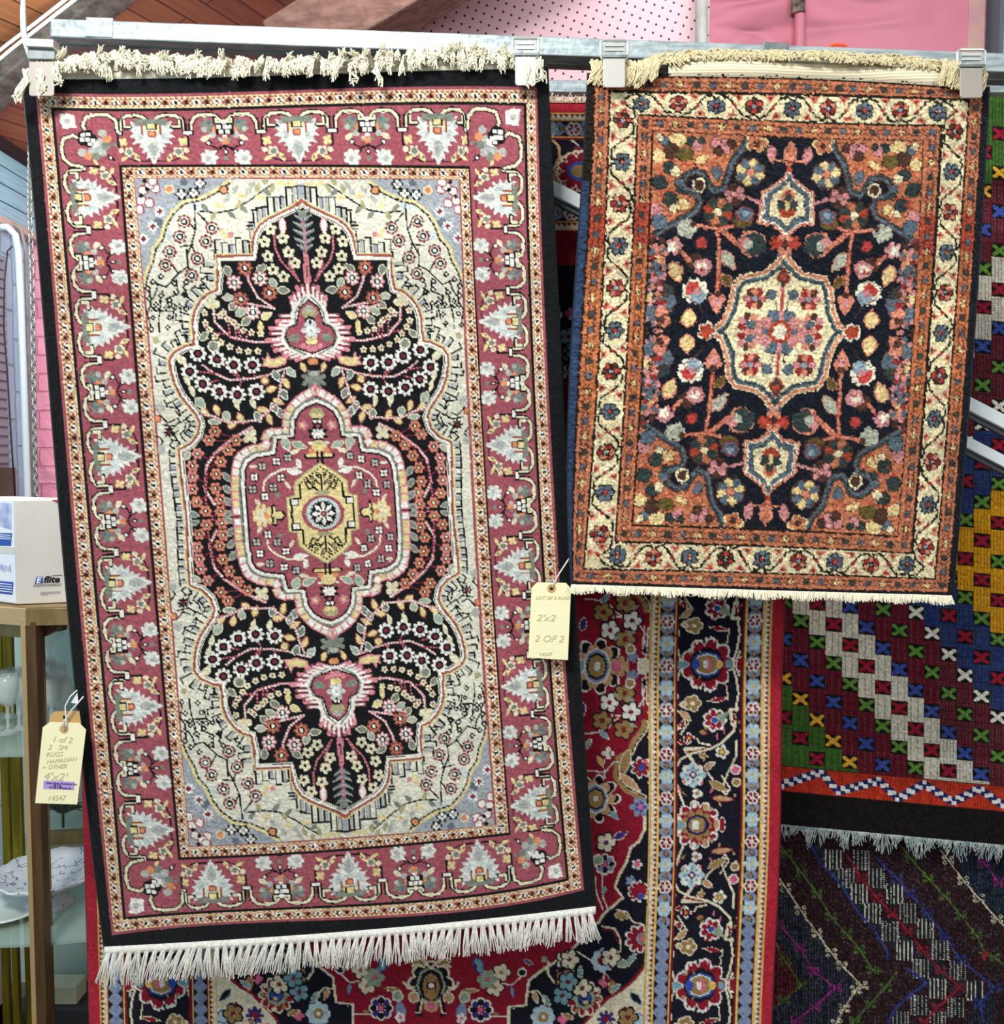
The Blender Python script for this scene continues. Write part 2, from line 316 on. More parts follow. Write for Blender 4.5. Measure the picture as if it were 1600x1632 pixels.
class Cloth:
    def __init__(s, u0, u1, v0, v1, cell, base, pal):
        s.u0, s.v0, s.cell = u0, v0, cell
        s.w = int(round((u1-u0)/cell))+1; s.h = int(round((v1-v0)/cell))+1
        s.pal = list(pal.keys()); s.rgb = np.array([hexc(pal[k]) for k in s.pal])
        s.c = np.full((s.h, s.w), s.pal.index(base), np.uint8)
        s.M = [(1, 0, 0, 1, 0, 0)]; s.L = None; s.clip = None
        s.U, s.V = np.meshgrid(u0+np.arange(s.w)*cell, v0+np.arange(s.h)*cell)
    def i(s, k): return s.pal.index(k)
    def tf(s, p, m):
        a, b, c, d, e, f = m
        return np.stack([a*p[:, 0]+b*p[:, 1]+e, c*p[:, 0]+d*p[:, 1]+f], 1)
    def poly(s, pts, col):
        p0 = np.asarray(pts, float)
        if s.L: p0 = s.tf(p0, s.L)
        k = s.pal.index(col)
        for m in s.M:
            p = s.tf(p0, m); X = (p[:, 0]-s.u0)/s.cell; Y = (p[:, 1]-s.v0)/s.cell
            x0 = max(int(np.floor(X.min())), 0); x1 = min(int(np.ceil(X.max()))+1, s.w)
            y0 = max(int(np.floor(Y.min())), 0); y1 = min(int(np.ceil(Y.max()))+1, s.h)
            if x1 <= x0 or y1 <= y0: continue
            gx = np.arange(x0, x1)[None, :]; gy = np.arange(y0, y1)[:, None]
            ins = np.zeros((y1-y0, x1-x0), bool)
            n = len(X)
            for a in range(n):
                b = (a+1) % n
                if Y[a] == Y[b]: continue
                cond = (Y[a] > gy) != (Y[b] > gy)
                ins ^= cond & (gx < (X[b]-X[a])*(gy-Y[a])/(Y[b]-Y[a])+X[a])
            if s.clip is not None: ins &= s.clip[y0:y1, x0:x1]
            s.c[y0:y1, x0:x1][ins] = k
    def line(s, pts, w, col, closed=False):
        p0 = np.asarray(pts, float)
        if s.L: p0 = s.tf(p0, s.L)
        k = s.pal.index(col)
        if closed: p0 = np.vstack([p0, p0[:1]])
        r = max(w/2.0/s.cell, .5)
        for m in s.M:
            p = s.tf(p0, m); X = (p[:, 0]-s.u0)/s.cell; Y = (p[:, 1]-s.v0)/s.cell
            for a in range(len(X)-1):
                xa, ya, xb, yb = X[a], Y[a], X[a+1], Y[a+1]
                x0 = max(int(min(xa, xb)-r-1), 0); x1 = min(int(max(xa, xb)+r+2), s.w)
                y0 = max(int(min(ya, yb)-r-1), 0); y1 = min(int(max(ya, yb)+r+2), s.h)
                if x1 <= x0 or y1 <= y0: continue
                gx = np.arange(x0, x1)[None, :]-xa; gy = np.arange(y0, y1)[:, None]-ya
                dx, dy = xb-xa, yb-ya; L2 = dx*dx+dy*dy+1e-9
                t = np.clip((gx*dx+gy*dy)/L2, 0, 1)
                ins = (gx-t*dx)**2+(gy-t*dy)**2 <= r*r
                if s.clip is not None: ins &= s.clip[y0:y1, x0:x1]
                s.c[y0:y1, x0:x1][ins] = k
    def ell(s, x, y, rx, ry, col, rot=0., n=14):
        t = np.arange(n)*2*np.pi/n; a, b = rx*np.cos(t), ry*np.sin(t)
        c, d = np.cos(rot), np.sin(rot)
        s.poly(np.stack([x+a*c-b*d, y+a*d+b*c], 1), col)
    def fl(s, x, y, r, n, petal, ring=None, mid=None, dep=.22, rr=.5, mr=.28, rot=0., rim=None):
        t = np.arange(n*8)*2*np.pi/(n*8)
        if rim:
            q = r*(1+.0*t)+2.4; s.poly(np.stack([x+q*np.cos(t), y+q*np.sin(t)], 1), rim)
        q = r*(1-2*dep*(1-np.abs(np.cos(n*(t-rot)/2))**.7))
        s.poly(np.stack([x+q*np.cos(t), y+q*np.sin(t)], 1), petal)
        if ring: s.ell(x, y, r*rr, r*rr, ring)
        if mid: s.ell(x, y, r*mr, r*mr, mid)
    def petals(s, x, y, r, n, cols, mid=None, pr=.42, mr=.3, rot=0., out=None):
        for k in range(n):
            a = rot+k*2*np.pi/n
            if out: s.ell(x+r*.62*np.cos(a), y+r*.62*np.sin(a), r*pr+2, r*pr+2, out, a)
        for k in range(n):
            a = rot+k*2*np.pi/n
            s.ell(x+r*.62*np.cos(a), y+r*.62*np.sin(a), r*pr, r*pr*.9, cols[k % len(cols)], a)
        if mid: s.ell(x, y, r*mr, r*mr, mid)
    def leaf(s, x, y, L, w, rot, col, out=None, ow=2.2):
        t = np.linspace(0, 1, 7); b = np.sin(np.pi*t**.8)*w/2
        px = np.concatenate([(t-.5)*L, ((t-.5)*L)[::-1]]); py = np.concatenate([b, -b[::-1]])
        c, d = np.cos(rot), np.sin(rot)
        P = np.stack([x+px*c-py*d, y+px*d+py*c], 1)
        if out: s.line(P, ow*2, out, True)
        s.poly(P, col)
    def blob(s, x, y, r, col, out=None, seed=1, ow=2.2, ax=1.):
        g = np.random.RandomState(seed); n = 11; t = np.arange(n)*2*np.pi/n
        q = r*(.78+.3*g.rand(n)); P = np.stack([x+q*np.cos(t)*ax, y+q*np.sin(t)], 1)
        if out: s.line(P, ow*2, out, True)
        s.poly(P, col)
    def dots(s, pts, step, r, col, off=0.):
        p = np.asarray(pts, float); d = np.hypot(*np.diff(p, axis=0).T); c = np.concatenate([[0], np.cumsum(d)])
        for q in np.arange(off, c[-1], step):
            s.ell(np.interp(q, c, p[:, 0]), np.interp(q, c, p[:, 1]), r, r, col, n=6)
    def fill(s, mask, col): s.c[mask] = s.pal.index(col)
    def colours(s, seed=3, jit=.05, wob=.42, knot=2, abrash=.03, blur=0):
        """uneven hand-tied knots: small sideways wobble and wool-to-wool dye differences"""
        g = np.random.RandomState(seed); h, w = s.h, s.w
        kh, kw = h//knot+2, w//knot+2
        def up(a): return np.repeat(np.repeat(a, knot, 0), knot, 1)[:h, :w]
        nx = up(np.round(g.randn(kh, kw)*wob*.5).astype(int)); ny = up(np.round(g.randn(kh, kw)*wob*.5).astype(int))
        yy, xx = np.mgrid[0:h, 0:w]
        c = s.c[np.clip(yy+ny, 0, h-1), np.clip(xx+nx, 0, w-1)]
        rgb = s.rgb[c]
        lum = 1+up(g.randn(kh, kw))*jit
        row = np.interp(np.arange(h), np.linspace(0, h, 40), g.randn(40))*abrash
        lum = lum*(1+row[:, None])
        rgb = rgb*lum[..., None]+up(g.randn(kh, kw))[..., None]*jit*.25
        rgb = np.clip(rgb, .004, 1)
        return rgb

def path(s):
    return [tuple(float(q) for q in p.split(',')) for p in s.split()]
class Crop:
    """turns drafting coordinates into warp/weft coordinates of a rug"""
    def __init__(s, net, ox, oy, k): s.n, s.ox, s.oy, s.k = net, ox, oy, k
    def __call__(s, t):
        p = np.array(path(t) if isinstance(t, str) else t, float).reshape(-1, 2)
        u, v = s.n.inv(s.ox+p[:, 0]/s.k, s.oy+p[:, 1]/s.k)
        return np.stack([u, v], 1)
def offset(P, d):
    P = np.asarray(P, float); T = np.gradient(P, axis=0); n = np.stack([T[:, 1], -T[:, 0]], 1)
    n /= np.linalg.norm(n, axis=1)[:, None]+1e-9
    return P+n*d
def resample(P, step):
    P = np.asarray(P, float); d = np.hypot(*np.diff(P, axis=0).T); c = np.concatenate([[0], np.cumsum(d)])
    q = np.arange(0, c[-1], step)
    return np.stack([np.interp(q, c, P[:, 0]), np.interp(q, c, P[:, 1])], 1)

NET1 = Net([
 (-406, [(165,39),(385,60),(800,94),(1180,129),(1511,166)], 3),
 (-386, [(165,58),(390,79),(800,111),(1180,147),(1491,178)], 3),
 (-362, [(172,82),(390,104),(800,137),(1090,166),(1465,197)], 2),
 (-269, [(265,192),(480,207),(800,235),(900,243),(1300,279),(1369,286)], 2),
 (-245, [(288,217),(480,232),(800,261),(1347,303)], 2),
 (0, [(319,481),(1299,550)], 1),
 (245, [(288,731),(500,738),(795,753),(1313,787)], 2),
 (269, [(267,748),(490,759),(800,774),(890,784),(1300,811),(1329,812)], 2),
 (362, [(166,838),(490,848),(800,861),(1300,895),(1402,908)], 2),
 (386, [(142,855),(490,866),(800,884),(1300,918),(1418,931)], 2),
 (406, [(115,872),(490,889),(800,906),(1300,936),(1446,951)], 2)],
 [(-693, [(45,123),(100,121),(300,120),(400,119),(520,115),(680,108),(870,106)], 3),
 (-663, [(57,148),(200,150),(300,149),(400,146),(520,144),(680,137),(853,140)], 3),
 (-639, [(82,173),(250,174),(400,172),(600,165),(838,166)], 3),
 (-546, [(192,265),(400,264),(748,267)], 2),
 (-522, [(217,287),(400,286),(731,289)], 2),
 (0, [(347,825),(684,812)], 1),
 (522, [(303,1347),(560,1334),(787,1313)], 2),
 (546, [(286,1369),(400,1364),(560,1354),(812,1329)], 2),
 (639, [(197,1465),(400,1450),(560,1446),(741,1429),(908,1402)], 3),
 (663, [(178,1491),(365,1473),(560,1465),(827,1441),(931,1418)], 3),
 (693, [(166,1511),(395,1497),(560,1487),(741,1469),(951,1446)], 3)])

PAL1 = dict(bk='#101214', cr='#984f59', cr2='#85404a', pw='#ced2ca', cm='#d6cfb0', wh='#e0ded4', fd='#d2d0be', ru='#935044', ye='#d6c68c', gg='#767e72',
  pb='#b9c4c2', gb='#999fa4', og='#d08a5e', sa='#c67a62', gd='#e0cfa0', pk='#c88088', mr='#74283a', ol='#a39c74', sl='#5d6874', gy='#a9aba2', dk='#2a2628', sg='#98a89a')

def weave_rug1(cell):
    k = Cloth(-406, 406, -693, 693, cell, 'bk', PAL1)
    U, V = k.U, k.V; au, av = np.abs(U), np.abs(V)
    du, dv = au-245, av-522
    side = du > dv; t = np.maximum(du, dv); s = np.where(side, V, U)
    k.fill(t < 141+0.1, 'cr')
    def guard(t0, w):
        m = (t >= t0) & (t < t0+w); T = t-t0
        L = 15.3
        k.fill(m, 'cm')
        q = ((np.floor(s/2.55)+np.floor(T/2.6)) % 3)
        q2 = ((np.floor(s/2.55)-np.floor(T/2.6)) % 3)
        k.fill(m & (q == 0), 'ru'); k.fill(m & (q == 1) & (q2 == 1), 'og')
        k.fill(m & (q2 == 0) & (q != 0), 'gd'); k.fill(m & (q == 2) & (q2 == 1), 'ru')
        n = np.floor(s/L); c = (s-(n+.5)*L); d = T-w/2
        odd = (n % 2) == 0
        k.fill(m & odd & (np.abs(c) < 5.0) & (np.abs(d) < 4.4) & (np.abs(c)+np.abs(d) < 7), 'wh')
        k.fill(m & ~odd & (np.abs(c) < 4.6) & (np.abs(d) < 4.) & (np.abs(c)+np.abs(d) < 6), 'ru')
        k.fill(m & (np.abs(c+d*.3) < 2.0) & (np.abs(d) < 3.2), 'bk')
        k.fill(m & (np.abs(d) > w/2-1.7) & ((np.floor(s/3.1) % 3) != 0), 'gd')
    k.fill((t >= 117) & (t < 141), 'cr'); guard(118.5, 18.5)
    k.fill((t >= 137) & (t < 141.5), 'cr')
    k.fill((t >= 141.5), 'bk')
    k.fill((t >= 24) & (t < 118), 'cr')
    k.fill((t >= 113.5) & (t < 118.5), 'bk'); k.fill((t >= 21.5) & (t < 25.5), 'bk')
    k.fill((t >= 0) & (t < 5), 'cr'); guard(4, 18)
    # main border, built cell by cell along each side; local frame: x along, y from outer guard inward
    def arcs(B):
        for w, c in ((8.2, 'bk'), (4.4, 'cm')):
            for sg in (-1, 1):
                e = 6 if not B else 3
                P = [(sg*50, 38), (sg*50, 24), (sg*46, 15), (sg*38, 9), (sg*22, 8), (sg*12, 11), (sg*6, 17), (sg*3, 22+e)]
                k.line(P, w, c)
        for sg in (-1, 1):
            k.line([(sg*52, 34), (sg*52, 16)], 3, 'bk')
        k.poly([(-57, 34), (-47, 34), (-47, 42), (-57, 42)], 'bk'); k.poly([(57, 34), (47, 34), (47, 42), (57, 42)], 'bk')
        k.poly([(-57, 35), (-49, 35), (-49, 40.5), (-57, 40.5)], 'wh'); k.poly([(57, 35), (49, 35), (49, 40.5), (57, 40.5)], 'wh')
        for sg in (-1, 1):
            k.line([(sg*55.5, 42), (sg*55.5, 60)], 3.2, 'bk')
    def motA():
        arcs(False)
        for sg in (-1, 1):
            k.line([(sg*54, 58), (sg*50, 70), (sg*40, 79), (sg*26, 84), (sg*8, 84), (0, 80)], 2.2, 'bk')
            k.fl(sg*47, 52, 8, 4, 'ye', dep=.28, rot=.6); k.fl(sg*38, 69, 9, 5, 'cm', dep=.25, rot=.3); k.blob(sg*38, 69, 5.5, 'gg'); k.leaf(sg*25, 78, 17, 8, sg*-1.1, 'ye'); k.blob(sg*24, 78, 2.6, 'gg')
            k.leaf(sg*46, 79, 17, 6, sg*.4, 'ye')
            k.blob(sg*51, 66, 5, 'cm', None, 5)
        P = [(2, 88), (6, 78), (11, 80), (9, 69), (18, 71), (14, 62), (22, 61), (17, 54), (31, 56), (24, 47), (35, 44), (27, 38), (37, 31), (29, 29), (32, 17), (22, 23), (13, 19)]
        P = P+[(-x, y) for x, y in P[::-1]]
        k.poly(P, 'pw')
        for sg in (-1, 1):
            k.poly([(sg*14, 52), (sg*22, 50), (sg*24, 42), (sg*18, 36), (sg*12, 42)], 'pb'); k.poly([(sg*24, 36), (sg*31, 33), (sg*26, 28)], 'pb')
            k.poly([(sg*15, 46), (sg*20, 46), (sg*18, 40)], 'gy'); k.line([(sg*22, 27), (sg*27, 22)], 2, 'gy')
        k.poly([(0, 82), (5, 72), (9, 64), (6, 56), (0, 52), (-6, 56), (-9, 64), (-5, 72)], 'gy'); k.poly([(0, 76), (4, 66), (0, 58), (-4, 66)], 'gb')
        k.poly([(-26, 15), (26, 15), (22, 21), (30, 24), (14, 26), (-14, 26), (-30, 24), (-22, 21)], 'gg')
        k.poly([(-8, 22), (8, 22), (8, 33), (-8, 33)], 'bk'); k.poly([(-5.5, 22), (5.5, 22), (5.5, 31), (-5.5, 31)], 'ye')
        for sg in (-1, 1):
            k.line([(sg*14, 24), (sg*14, 40)], 3, 'ru'); k.line([(sg*10.5, 26), (sg*10.5, 36)], 2.5, 'ye')
            k.line([(sg*44, 17), (sg*44, 28), (sg*32, 28)], 7, 'bk'); k.line([(sg*43, 18), (sg*43, 27), (sg*33, 27)], 3.6, 'cm')
        k.poly([(-7, 34), (7, 34), (7, 42), (4, 45), (-4, 45), (-7, 42)], 'ru'); k.poly([(-4, 35), (4, 35), (4, 42), (-4, 42)], 'og')
    def motB():
        arcs(True)
        for sg in (-1, 1):
            k.fl(sg*26, 27, 13, 6, 'gg', dep=.3, rot=.4); k.blob(sg*31, 33, 5, 'gy'); k.blob(sg*22, 21, 4, 'sl')
            k.blob(sg*14, 33, 6, 'og'); k.blob(sg*18, 42, 6, 'gy', seed=3)
            k.leaf(sg*29, 47, 17, 9, sg*.6, 'cm')
            k.line([(0, 60), (sg*12, 64), (sg*27, 57)], 2.4, 'bk')
            k.ell(sg*25, 55, 4.6, 4.6, 'bk'); k.ell(sg*25, 55, 2.6, 2.6, 'wh')
            k.line([(sg*5, 62), (sg*15, 70)], 2.4, 'bk'); k.ell(sg*15, 69, 4, 4, 'bk'); k.ell(sg*15, 69, 2, 2, 'wh')
            k.fl(sg*26, 79, 14, 7, 'pw', dep=.16); k.poly([(sg*20, 70), (sg*33, 84), (sg*30, 91), (sg*18, 80)], 'pw'); k.blob(sg*28, 80, 5, 'gy', None, 4)
            k.line([(sg*3, 22), (sg*13, 22), (sg*13, 15)], 6, 'bk'); k.line([(sg*3, 21), (sg*12, 21), (sg*12, 16)], 3.4, 'cm')
            k.line([(sg*12, 10), (sg*30, 12)], .1, 'cm')
        k.poly([(-14, 25), (14, 25), (14, 42), (-14, 42)], 'bk')
        for x, y in ((-8, 29), (1, 29), (8.5, 29), (-4.5, 37), (4.5, 37), (0, 21)):
            k.poly([(x-3.2, y-3), (x+3.2, y-3), (x+3.2, y+3), (x-3.2, y+3)], 'wh')
        k.blob(0, 45, 4.4, 'wh'); k.blob(0, 52, 7, 'og'); k.blob(-7, 50, 4, 'gy'); k.blob(7, 50, 4, 'gg')
        k.line([(0, 58), (0, 74)], 2.4, 'bk'); k.ell(0, 70, 3.6, 4.6, 'bk'); k.ell(0, 70, 1.8, 2.6, 'wh'); k.blob(0, 80, 4.5, 'gg')
    def corner():
        # frame: x,y inward from the outer guard corner
        k.blob(22, 20, 13, 'pb', seed=5); k.poly([(8, 8), (20, 6), (33, 10), (34, 30), (12, 33), (14, 20)], 'wh'); k.blob(20, 20, 6, 'gy')
        for w, c in ((8.2, 'bk'), (4.4, 'cm')):
            k.line([(52, 42), (44, 28), (50, 12), (66, 8), (84, 8), (96, 18), (98, 38)], w, c)
            k.line([(42, 52), (28, 44), (12, 50), (8, 66), (10, 84), (20, 94), (38, 98)], w, c)
        for x, y, c in ((74, 40, 'gy'), (80, 50, 'og'), (68, 56, 'gy'), (40, 74, 'gy'), (50, 80, 'og'), (56, 70, 'gy'), (66, 68, 'gb'), (78, 62, 'gg'), (62, 80, 'gg'), (60, 58, 'cm'), (72, 74, 'gy')):
            k.blob(x, y, 7.5, c, seed=int(x))
        k.fl(49, 49, 16, 5, 'bk', dep=.1)
        for x, y in ((43, 43), (52, 42), (42, 52), (50, 51), (58, 53), (53, 59), (62, 60)):
            k.poly([(x-3.6, y-3.3), (x+3.6, y-3.3), (x+3.6, y+3.3), (x-3.6, y+3.3)], 'wh')
        k.line([(80, 78), (90, 88)], 2.6, 'bk'); k.ell(84, 83, 4.4, 4.4, 'bk'); k.ell(84, 83, 2.2, 2.2, 'wh')
        k.leaf(60, 91, 12, 6, 1, 'ye'); k.leaf(91, 60, 12, 6, .6, 'gg')
    Lu, Lv = 546/5.*.985, 1092/11.
    # horizontal sides
    for sv in (-1, 1):
        for j in range(5):
            x = (j-2)*Lu; f = Lu/111.
            k.L = (f, 0, 0, -sv*1.0, x, sv*638)
            (motA if j % 2 == 0 else motB)()
    for su in (-1, 1):
        for j in range(11):
            y = (j-5)*Lv; f = Lv/111.
            k.L = (0, -su*1.0, f, 0, su*361, y)
            (motA if j % 2 == 0 else motB)()
    for su in (-1, 1):
        for sv in (-1, 1):
            k.L = (-su*.94, 0, 0, -sv*.94, su*361, sv*638); corner()
    k.L = None
    k.fill((t >= 21.5) & (t < 25.5), 'bk')
    k.fill((t >= 113.5) & (t < 118.5), 'bk')
    # ---- field
    fld = t < 0
    k.fill(fld, 'fd'); k.clip = t < 1.5
    k.M = [(1, 0, 0, 1, 0, 0), (-1, 0, 0, 1, 0, 0), (1, 0, 0, -1, 0, 0), (-1, 0, 0, -1, 0, 0)]
    A = Crop(NET1, 280, 280, 1600/420.); B = Crop(NET1, 290, 600, 1600/450.); C = Crop(NET1, 60, 480, 1600/420.); Z = Crop(NET1, 50, 100, 1600/430.)
    def at(cr, s_, f, *a, **kw):
        for x, y in cr(s_): f(x, y, *a, **kw)
    # corner spandrels
    sp = Z("1170,700 1090,760 1010,800 900,826 830,890 790,960 770,1040 725,1100 710,1180 680,1250 662,1330")
    k.poly(np.vstack([sp, [(-250, -330), (-250, -530), (-60, -530)]]), 'gb')
    g = np.random.RandomState(4)
    for _ in range(34):
        x, y = -245+g.rand()*120, -520+g.rand()*170
        i = np.argmin(np.abs(sp[:, 0]-x))
        if (x+245)/130.+(y+522)/190. < .85: k.blob(x, y, 4+g.rand()*6, ('gy', 'sl', 'gb', 'pb')[g.randint(4)] if g.rand() < .5 else 'gb', seed=g.randint(99))
    k.line(sp, 5, 'ye'); k.line(offset(sp, 3.6), 3, 'bk'); k.dots(offset(sp, 3.6), 9, 1.6, 'gb')
    def fm(x, y, r=11, mid='mr'):     # maroon rosette on the light ground
        k.fl(x, y, r, 8, 'mr', 'fd', None, dep=.2, rr=.66); k.ell(x, y, r*.5, r*.5, 'bk'); k.ell(x, y, r*.24, r*.24, 'wh')
        for q in range(8):
            a = q*np.pi/4+.2; k.ell(x+r*.8*np.cos(a), y+r*.8*np.sin(a), 2.1, 2.1, 'ru' if q % 2 else 'mr', n=6)
    at(Z, "720,972 760,882 665,1045", lambda x, y: (k.fl(x, y, 9, 8, 'wh', dep=.25), k.fl(x, y, 4.6, 4, 'mr')))
    at(Z, "890,780 962,772 1000,715", lambda x, y: (k.fl(x, y, 10, 6, 'bk', dep=.2), k.fl(x, y, 7, 4, 'wh', dep=.3), k.ell(x, y, 2, 2, 'gg')))
    at(Z, "815,752", k.blob, 6, 'og', 'cm'); at(Z, "660,755 735,745 650,815 700,725 640,870 700,830 720,700", k.blob, 6.5, 'wh', 'cr', 7)
    at(Z, "685,750 650,790 670,700", k.blob, 4, 'bk')
    # vine of the light ground
    for s_ in ("968,845 972,990 950,1080 920,1150", "968,990 920,920", "1075,980 985,890", "960,1080 885,1090", "985,1160 950,1080", "920,1110 930,1210 880,1240 800,1330 740,1310", "930,1210 950,1250", "870,1250 830,1190", "950,1250 900,1330 930,1390", "750,1310 740,1360 720,1400",
               "860,1290 870,1370 800,1400 820,1460", "700,1330 710,1440 690,1480", "960,1330 1000,1340 1060,1330", "780,1350 760,1420"):
        k.line(Z(s_), 2.6, 'bk')
    for s_ in ("640,0 680,120 690,190", "750,0 735,110 740,190", "830,20 820,120", "700,40 760,60 830,60", "860,130 900,120"):
        k.line(C(s_), 2.4, 'bk')
    at(Z, "905,942 1070,980 1035,1060 880,1032 820,1122 985,1162 795,1200 950,1262", fm)
    at(Z, "768,1268 850,1310 770,1380 860,1360 720,1300 920,1300 700,1400 820,1410 905,1375 740,1460 850,1450 920,1450 690,1340", lambda x, y: (k.fl(x, y, 5.2, 4, 'bk', dep=.2), k.ell(x, y, 2., 2., 'fd')))
    at(C, "690,45 780,40 820,30 700,100 800,100 870,100 690,170 790,160 720,20 860,30 900,50", lambda x, y: (k.fl(x, y, 4.6, 4, 'bk', dep=.2), k.ell(x, y, 1.7, 1.7, 'fd')))
    at(C, "715,240", k.blob, 6, 'ol')
    at(C, "800,795", lambda x, y: (k.fl(x, y, 9, 8, 'bk', dep=.3), k.ell(x, y, 3, 3, 'mr')))
    at(C, "725,715", k.blob, 5, 'og', 'ru'); at(C, "740,650 745,900", k.blob, 9, 'gy')
    for s_ in ("740,690 790,740 830,720", "760,750 830,760 880,720", "780,640 850,650 870,700", "730,820 760,850 750,870", "900,740 890,800 930,820 920,770", "810,840 860,850 850,880"):
        k.line(C(s_), 2.6, 'bk')
    # leafy curve at the top of the light ground
    k.line(Z("1000,880 1100,890 1200,872 1290,820 1370,760 1430,720"), 2.6, 'bk')
    for i, p in enumerate(Z("1080,905 1120,850 1160,805 1190,905 1230,840 1250,790 1290,760 1260,870 1340,740 1360,800 1310,720 1400,770 1430,740 1480,715 1210,750 1030,860 1390,700 1540,720")):
        k.leaf(p[0], p[1], 17, 8, (-1.2, .4, -.9, .8)[i % 4], ('ol', 'ye', 'gy', 'gg')[i % 4])
    at(Z, "1140,755", lambda x, y: (k.blob(x, y, 9, 'dk'), k.blob(x, y, 6, 'og')))
    at(Z, "1130,1000 1150,1030", k.blob, 5, 'ye'); at(Z, "1180,1020", k.blob, 5, 'pk')
    # medallion outline
    m1 = A("765,150 720,185 640,225 560,262 510,300 482,345 470,390 468,487 250,490 256,600 250,700 200,712 150,758 115,820 103,890 110,960 107,1012")
    m2 = C("965,262 900,272 830,310 800,360 808,420 830,500 870,580 920,640 962,690 985,740 972,810 925,868 857,903 862,1000 882,1150 903,1316")
    m1[0, 0] = 0; m2[-1, 1] = 0
    med = np.vstack([m1, m2])
    # comb of little hooks all round
    st = resample(offset(med, -4), 10.4)
    T = np.gradient(st, axis=0); N = np.stack([-T[:, 1], T[:, 0]], 1); N /= np.linalg.norm(N, axis=1)[:, None]; Tn = T/np.linalg.norm(T, axis=1)[:, None]
    for i, (p, n, tt) in enumerate(zip(st, N, Tn)):
        if p[1] > -4: continue
        vert = abs(tt[1]) > .9 and p[1] > -150
        ln = 8 if vert else (9 + 10*((i*7) % 3)/2)
        if p[1] < -400 and p[0] > -115: ln += 8*(1-abs(p[0])/140.)
        a = p+n*3; b = p+n*(3+ln)
        if abs(p[0]) < 100 and p[1] < -380 or not vert and abs(tt[0]) > .3 and p[1] < -400: a, b = p+np.array([0, -2.]), p+np.array([0, -3-ln])
        tip = np.array([4.5, 0]) if abs(b[0]-a[0]) < 2 else tt*4.5
        if i % 2 or vert or abs(p[0]) < 90 and p[1] < -400: k.line([a, b], 5.5, ('gb', 'gy', 'fd')[i % 3])
        k.line([a+tt*4.2, b+tt*4.2], 2.6, 'bk')
        k.line([b-tip, b+tip], 2.4, 'bk')
    k.poly(np.vstack([med, [(10, 0), (10, med[0, 1])]]), 'bk')
    k.line(offset(med, -3.5), 2., 'ye'); k.line(med, 3.6, 'ru'); k.line(offset(med, 3.8), 3.6, 'wh'); k.line(offset(med, 7.6), 1.6, 'fd')
    k.line([(-8, med[0, 1]+8), (0, med[0, 1]), (8, med[0, 1]+8)], 5, 'ru')
    # ---- flowers on the black ground
    f5 = lambda x, y: (k.fl(x, y, 9.6, 5, 'cm', dep=.24, rot=.9), k.ell(x, y, 2.6, 3., 'bk'))
    f8 = lambda x, y: (k.fl(x, y, 13.6, 9, 'wh', dep=.2), k.ell(x, y, 7.2, 7.2, 'bk'), k.ell(x, y, 3.6, 3.6, 'mr'))
    fr = lambda x, y: (k.fl(x, y, 12.4, 8, 'ru', dep=.2), k.fl(x, y, 9, 8, 'sa', dep=.2), k.ell(x, y, 5.6, 5.6, 'bk'), k.ell(x, y, 2.8, 3.4, 'wh'))
    fw = lambda x, y: (k.fl(x, y, 12.4, 8, 'pk', dep=.2), k.fl(x, y, 10.4, 8, 'wh', dep=.34), k.ell(x, y, 5.4, 5.4, 'bk'), k.ell(x, y, 2.8, 3.4, 'wh'))
    fs = lambda x, y: (k.fl(x, y, 9.8, 6, 'sa', dep=.2), k.fl(x, y, 8., 6, 'pk' if (int(x)+int(y)) % 3 == 0 else 'sa', dep=.3), k.ell(x, y, 4.2, 4.2, 'bk'), k.ell(x, y, 2., 2.6, 'cm'))
    ft = lambda x, y: (k.fl(x, y, 5.6, 5, 'cm', dep=.22, rot=.9), k.ell(x, y, 1.9, 1.9, 'ru'))
    def twig(cr, s_, w=3.2, a='pk', b='wh'):
        P = cr(s_); k.line(P, w, a); k.dots(offset(P, .6), 5.2, 1.7, b)
    for s_ in ("780,280 785,640",): k.line(A(s_), 4, 'pk'); k.dots(A(s_), 7, 1.4, 'cr')
    for s_ in ("598,350 605,440 640,520 700,580 750,640", "655,300 652,350", "690,470 690,540 740,620", "500,740 440,640 430,600"):
        k.line(A(s_), 3, 'cr'); k.dots(A(s_), 6, 1.7, 'pk')
    at(A, "648,300", lambda x, y: (k.leaf(x, y+2, 26, 9, 1.57, 'wh', 'pk', 1.5)))
    for y, w in ((215, 16), (258, 14), (300, 17), (345, 18), (395, 17), (435, 14)):
        P = A("%d,%d" % (776, y))[0]
        for q in range(4):
            k.line([(P[0]*0-1.5, P[1]+q*2.2), (-w*.9+q*1.5, P[1]-5+q*1.6)], 2, ('gg', 'gy', 'gg', 'sl')[q])
    k.blob(0, A("770,235")[0][1], 7, 'gg')
    at(A, "575,325 540,400 650,380 685,465 725,530 560,490 590,570 655,615", f5)
    LF = lambda cr, s_, r, L=17, w=10, c='gg', o='cm': at(cr, s_, k.leaf, L, w, r, c, o, 1.5)
    LF(A, "315,580", 1.4); LF(A, "520,562", -.6); LF(A, "592,655", 1.2, c='sg'); LF(A, "655,695", .1); LF(A, "320,740", 0, c='gy'); LF(A, "350,790", -.7); LF(A, "395,830", -.6, c='sg'); LF(A, "430,882", -.7); LF(A, "550,850", -.5, c='ye')
    for s_ in ("600,805 500,740 445,640 440,605", "600,805 430,775 380,760", "470,815 400,800 350,790"): twig(A, s_)
    at(A, "420,562 570,712 395,750", fr); at(A, "355,650 512,625 468,830", fw)
    twig(A, "228,800 238,890 330,980 480,1012 640,1005", 3.6)
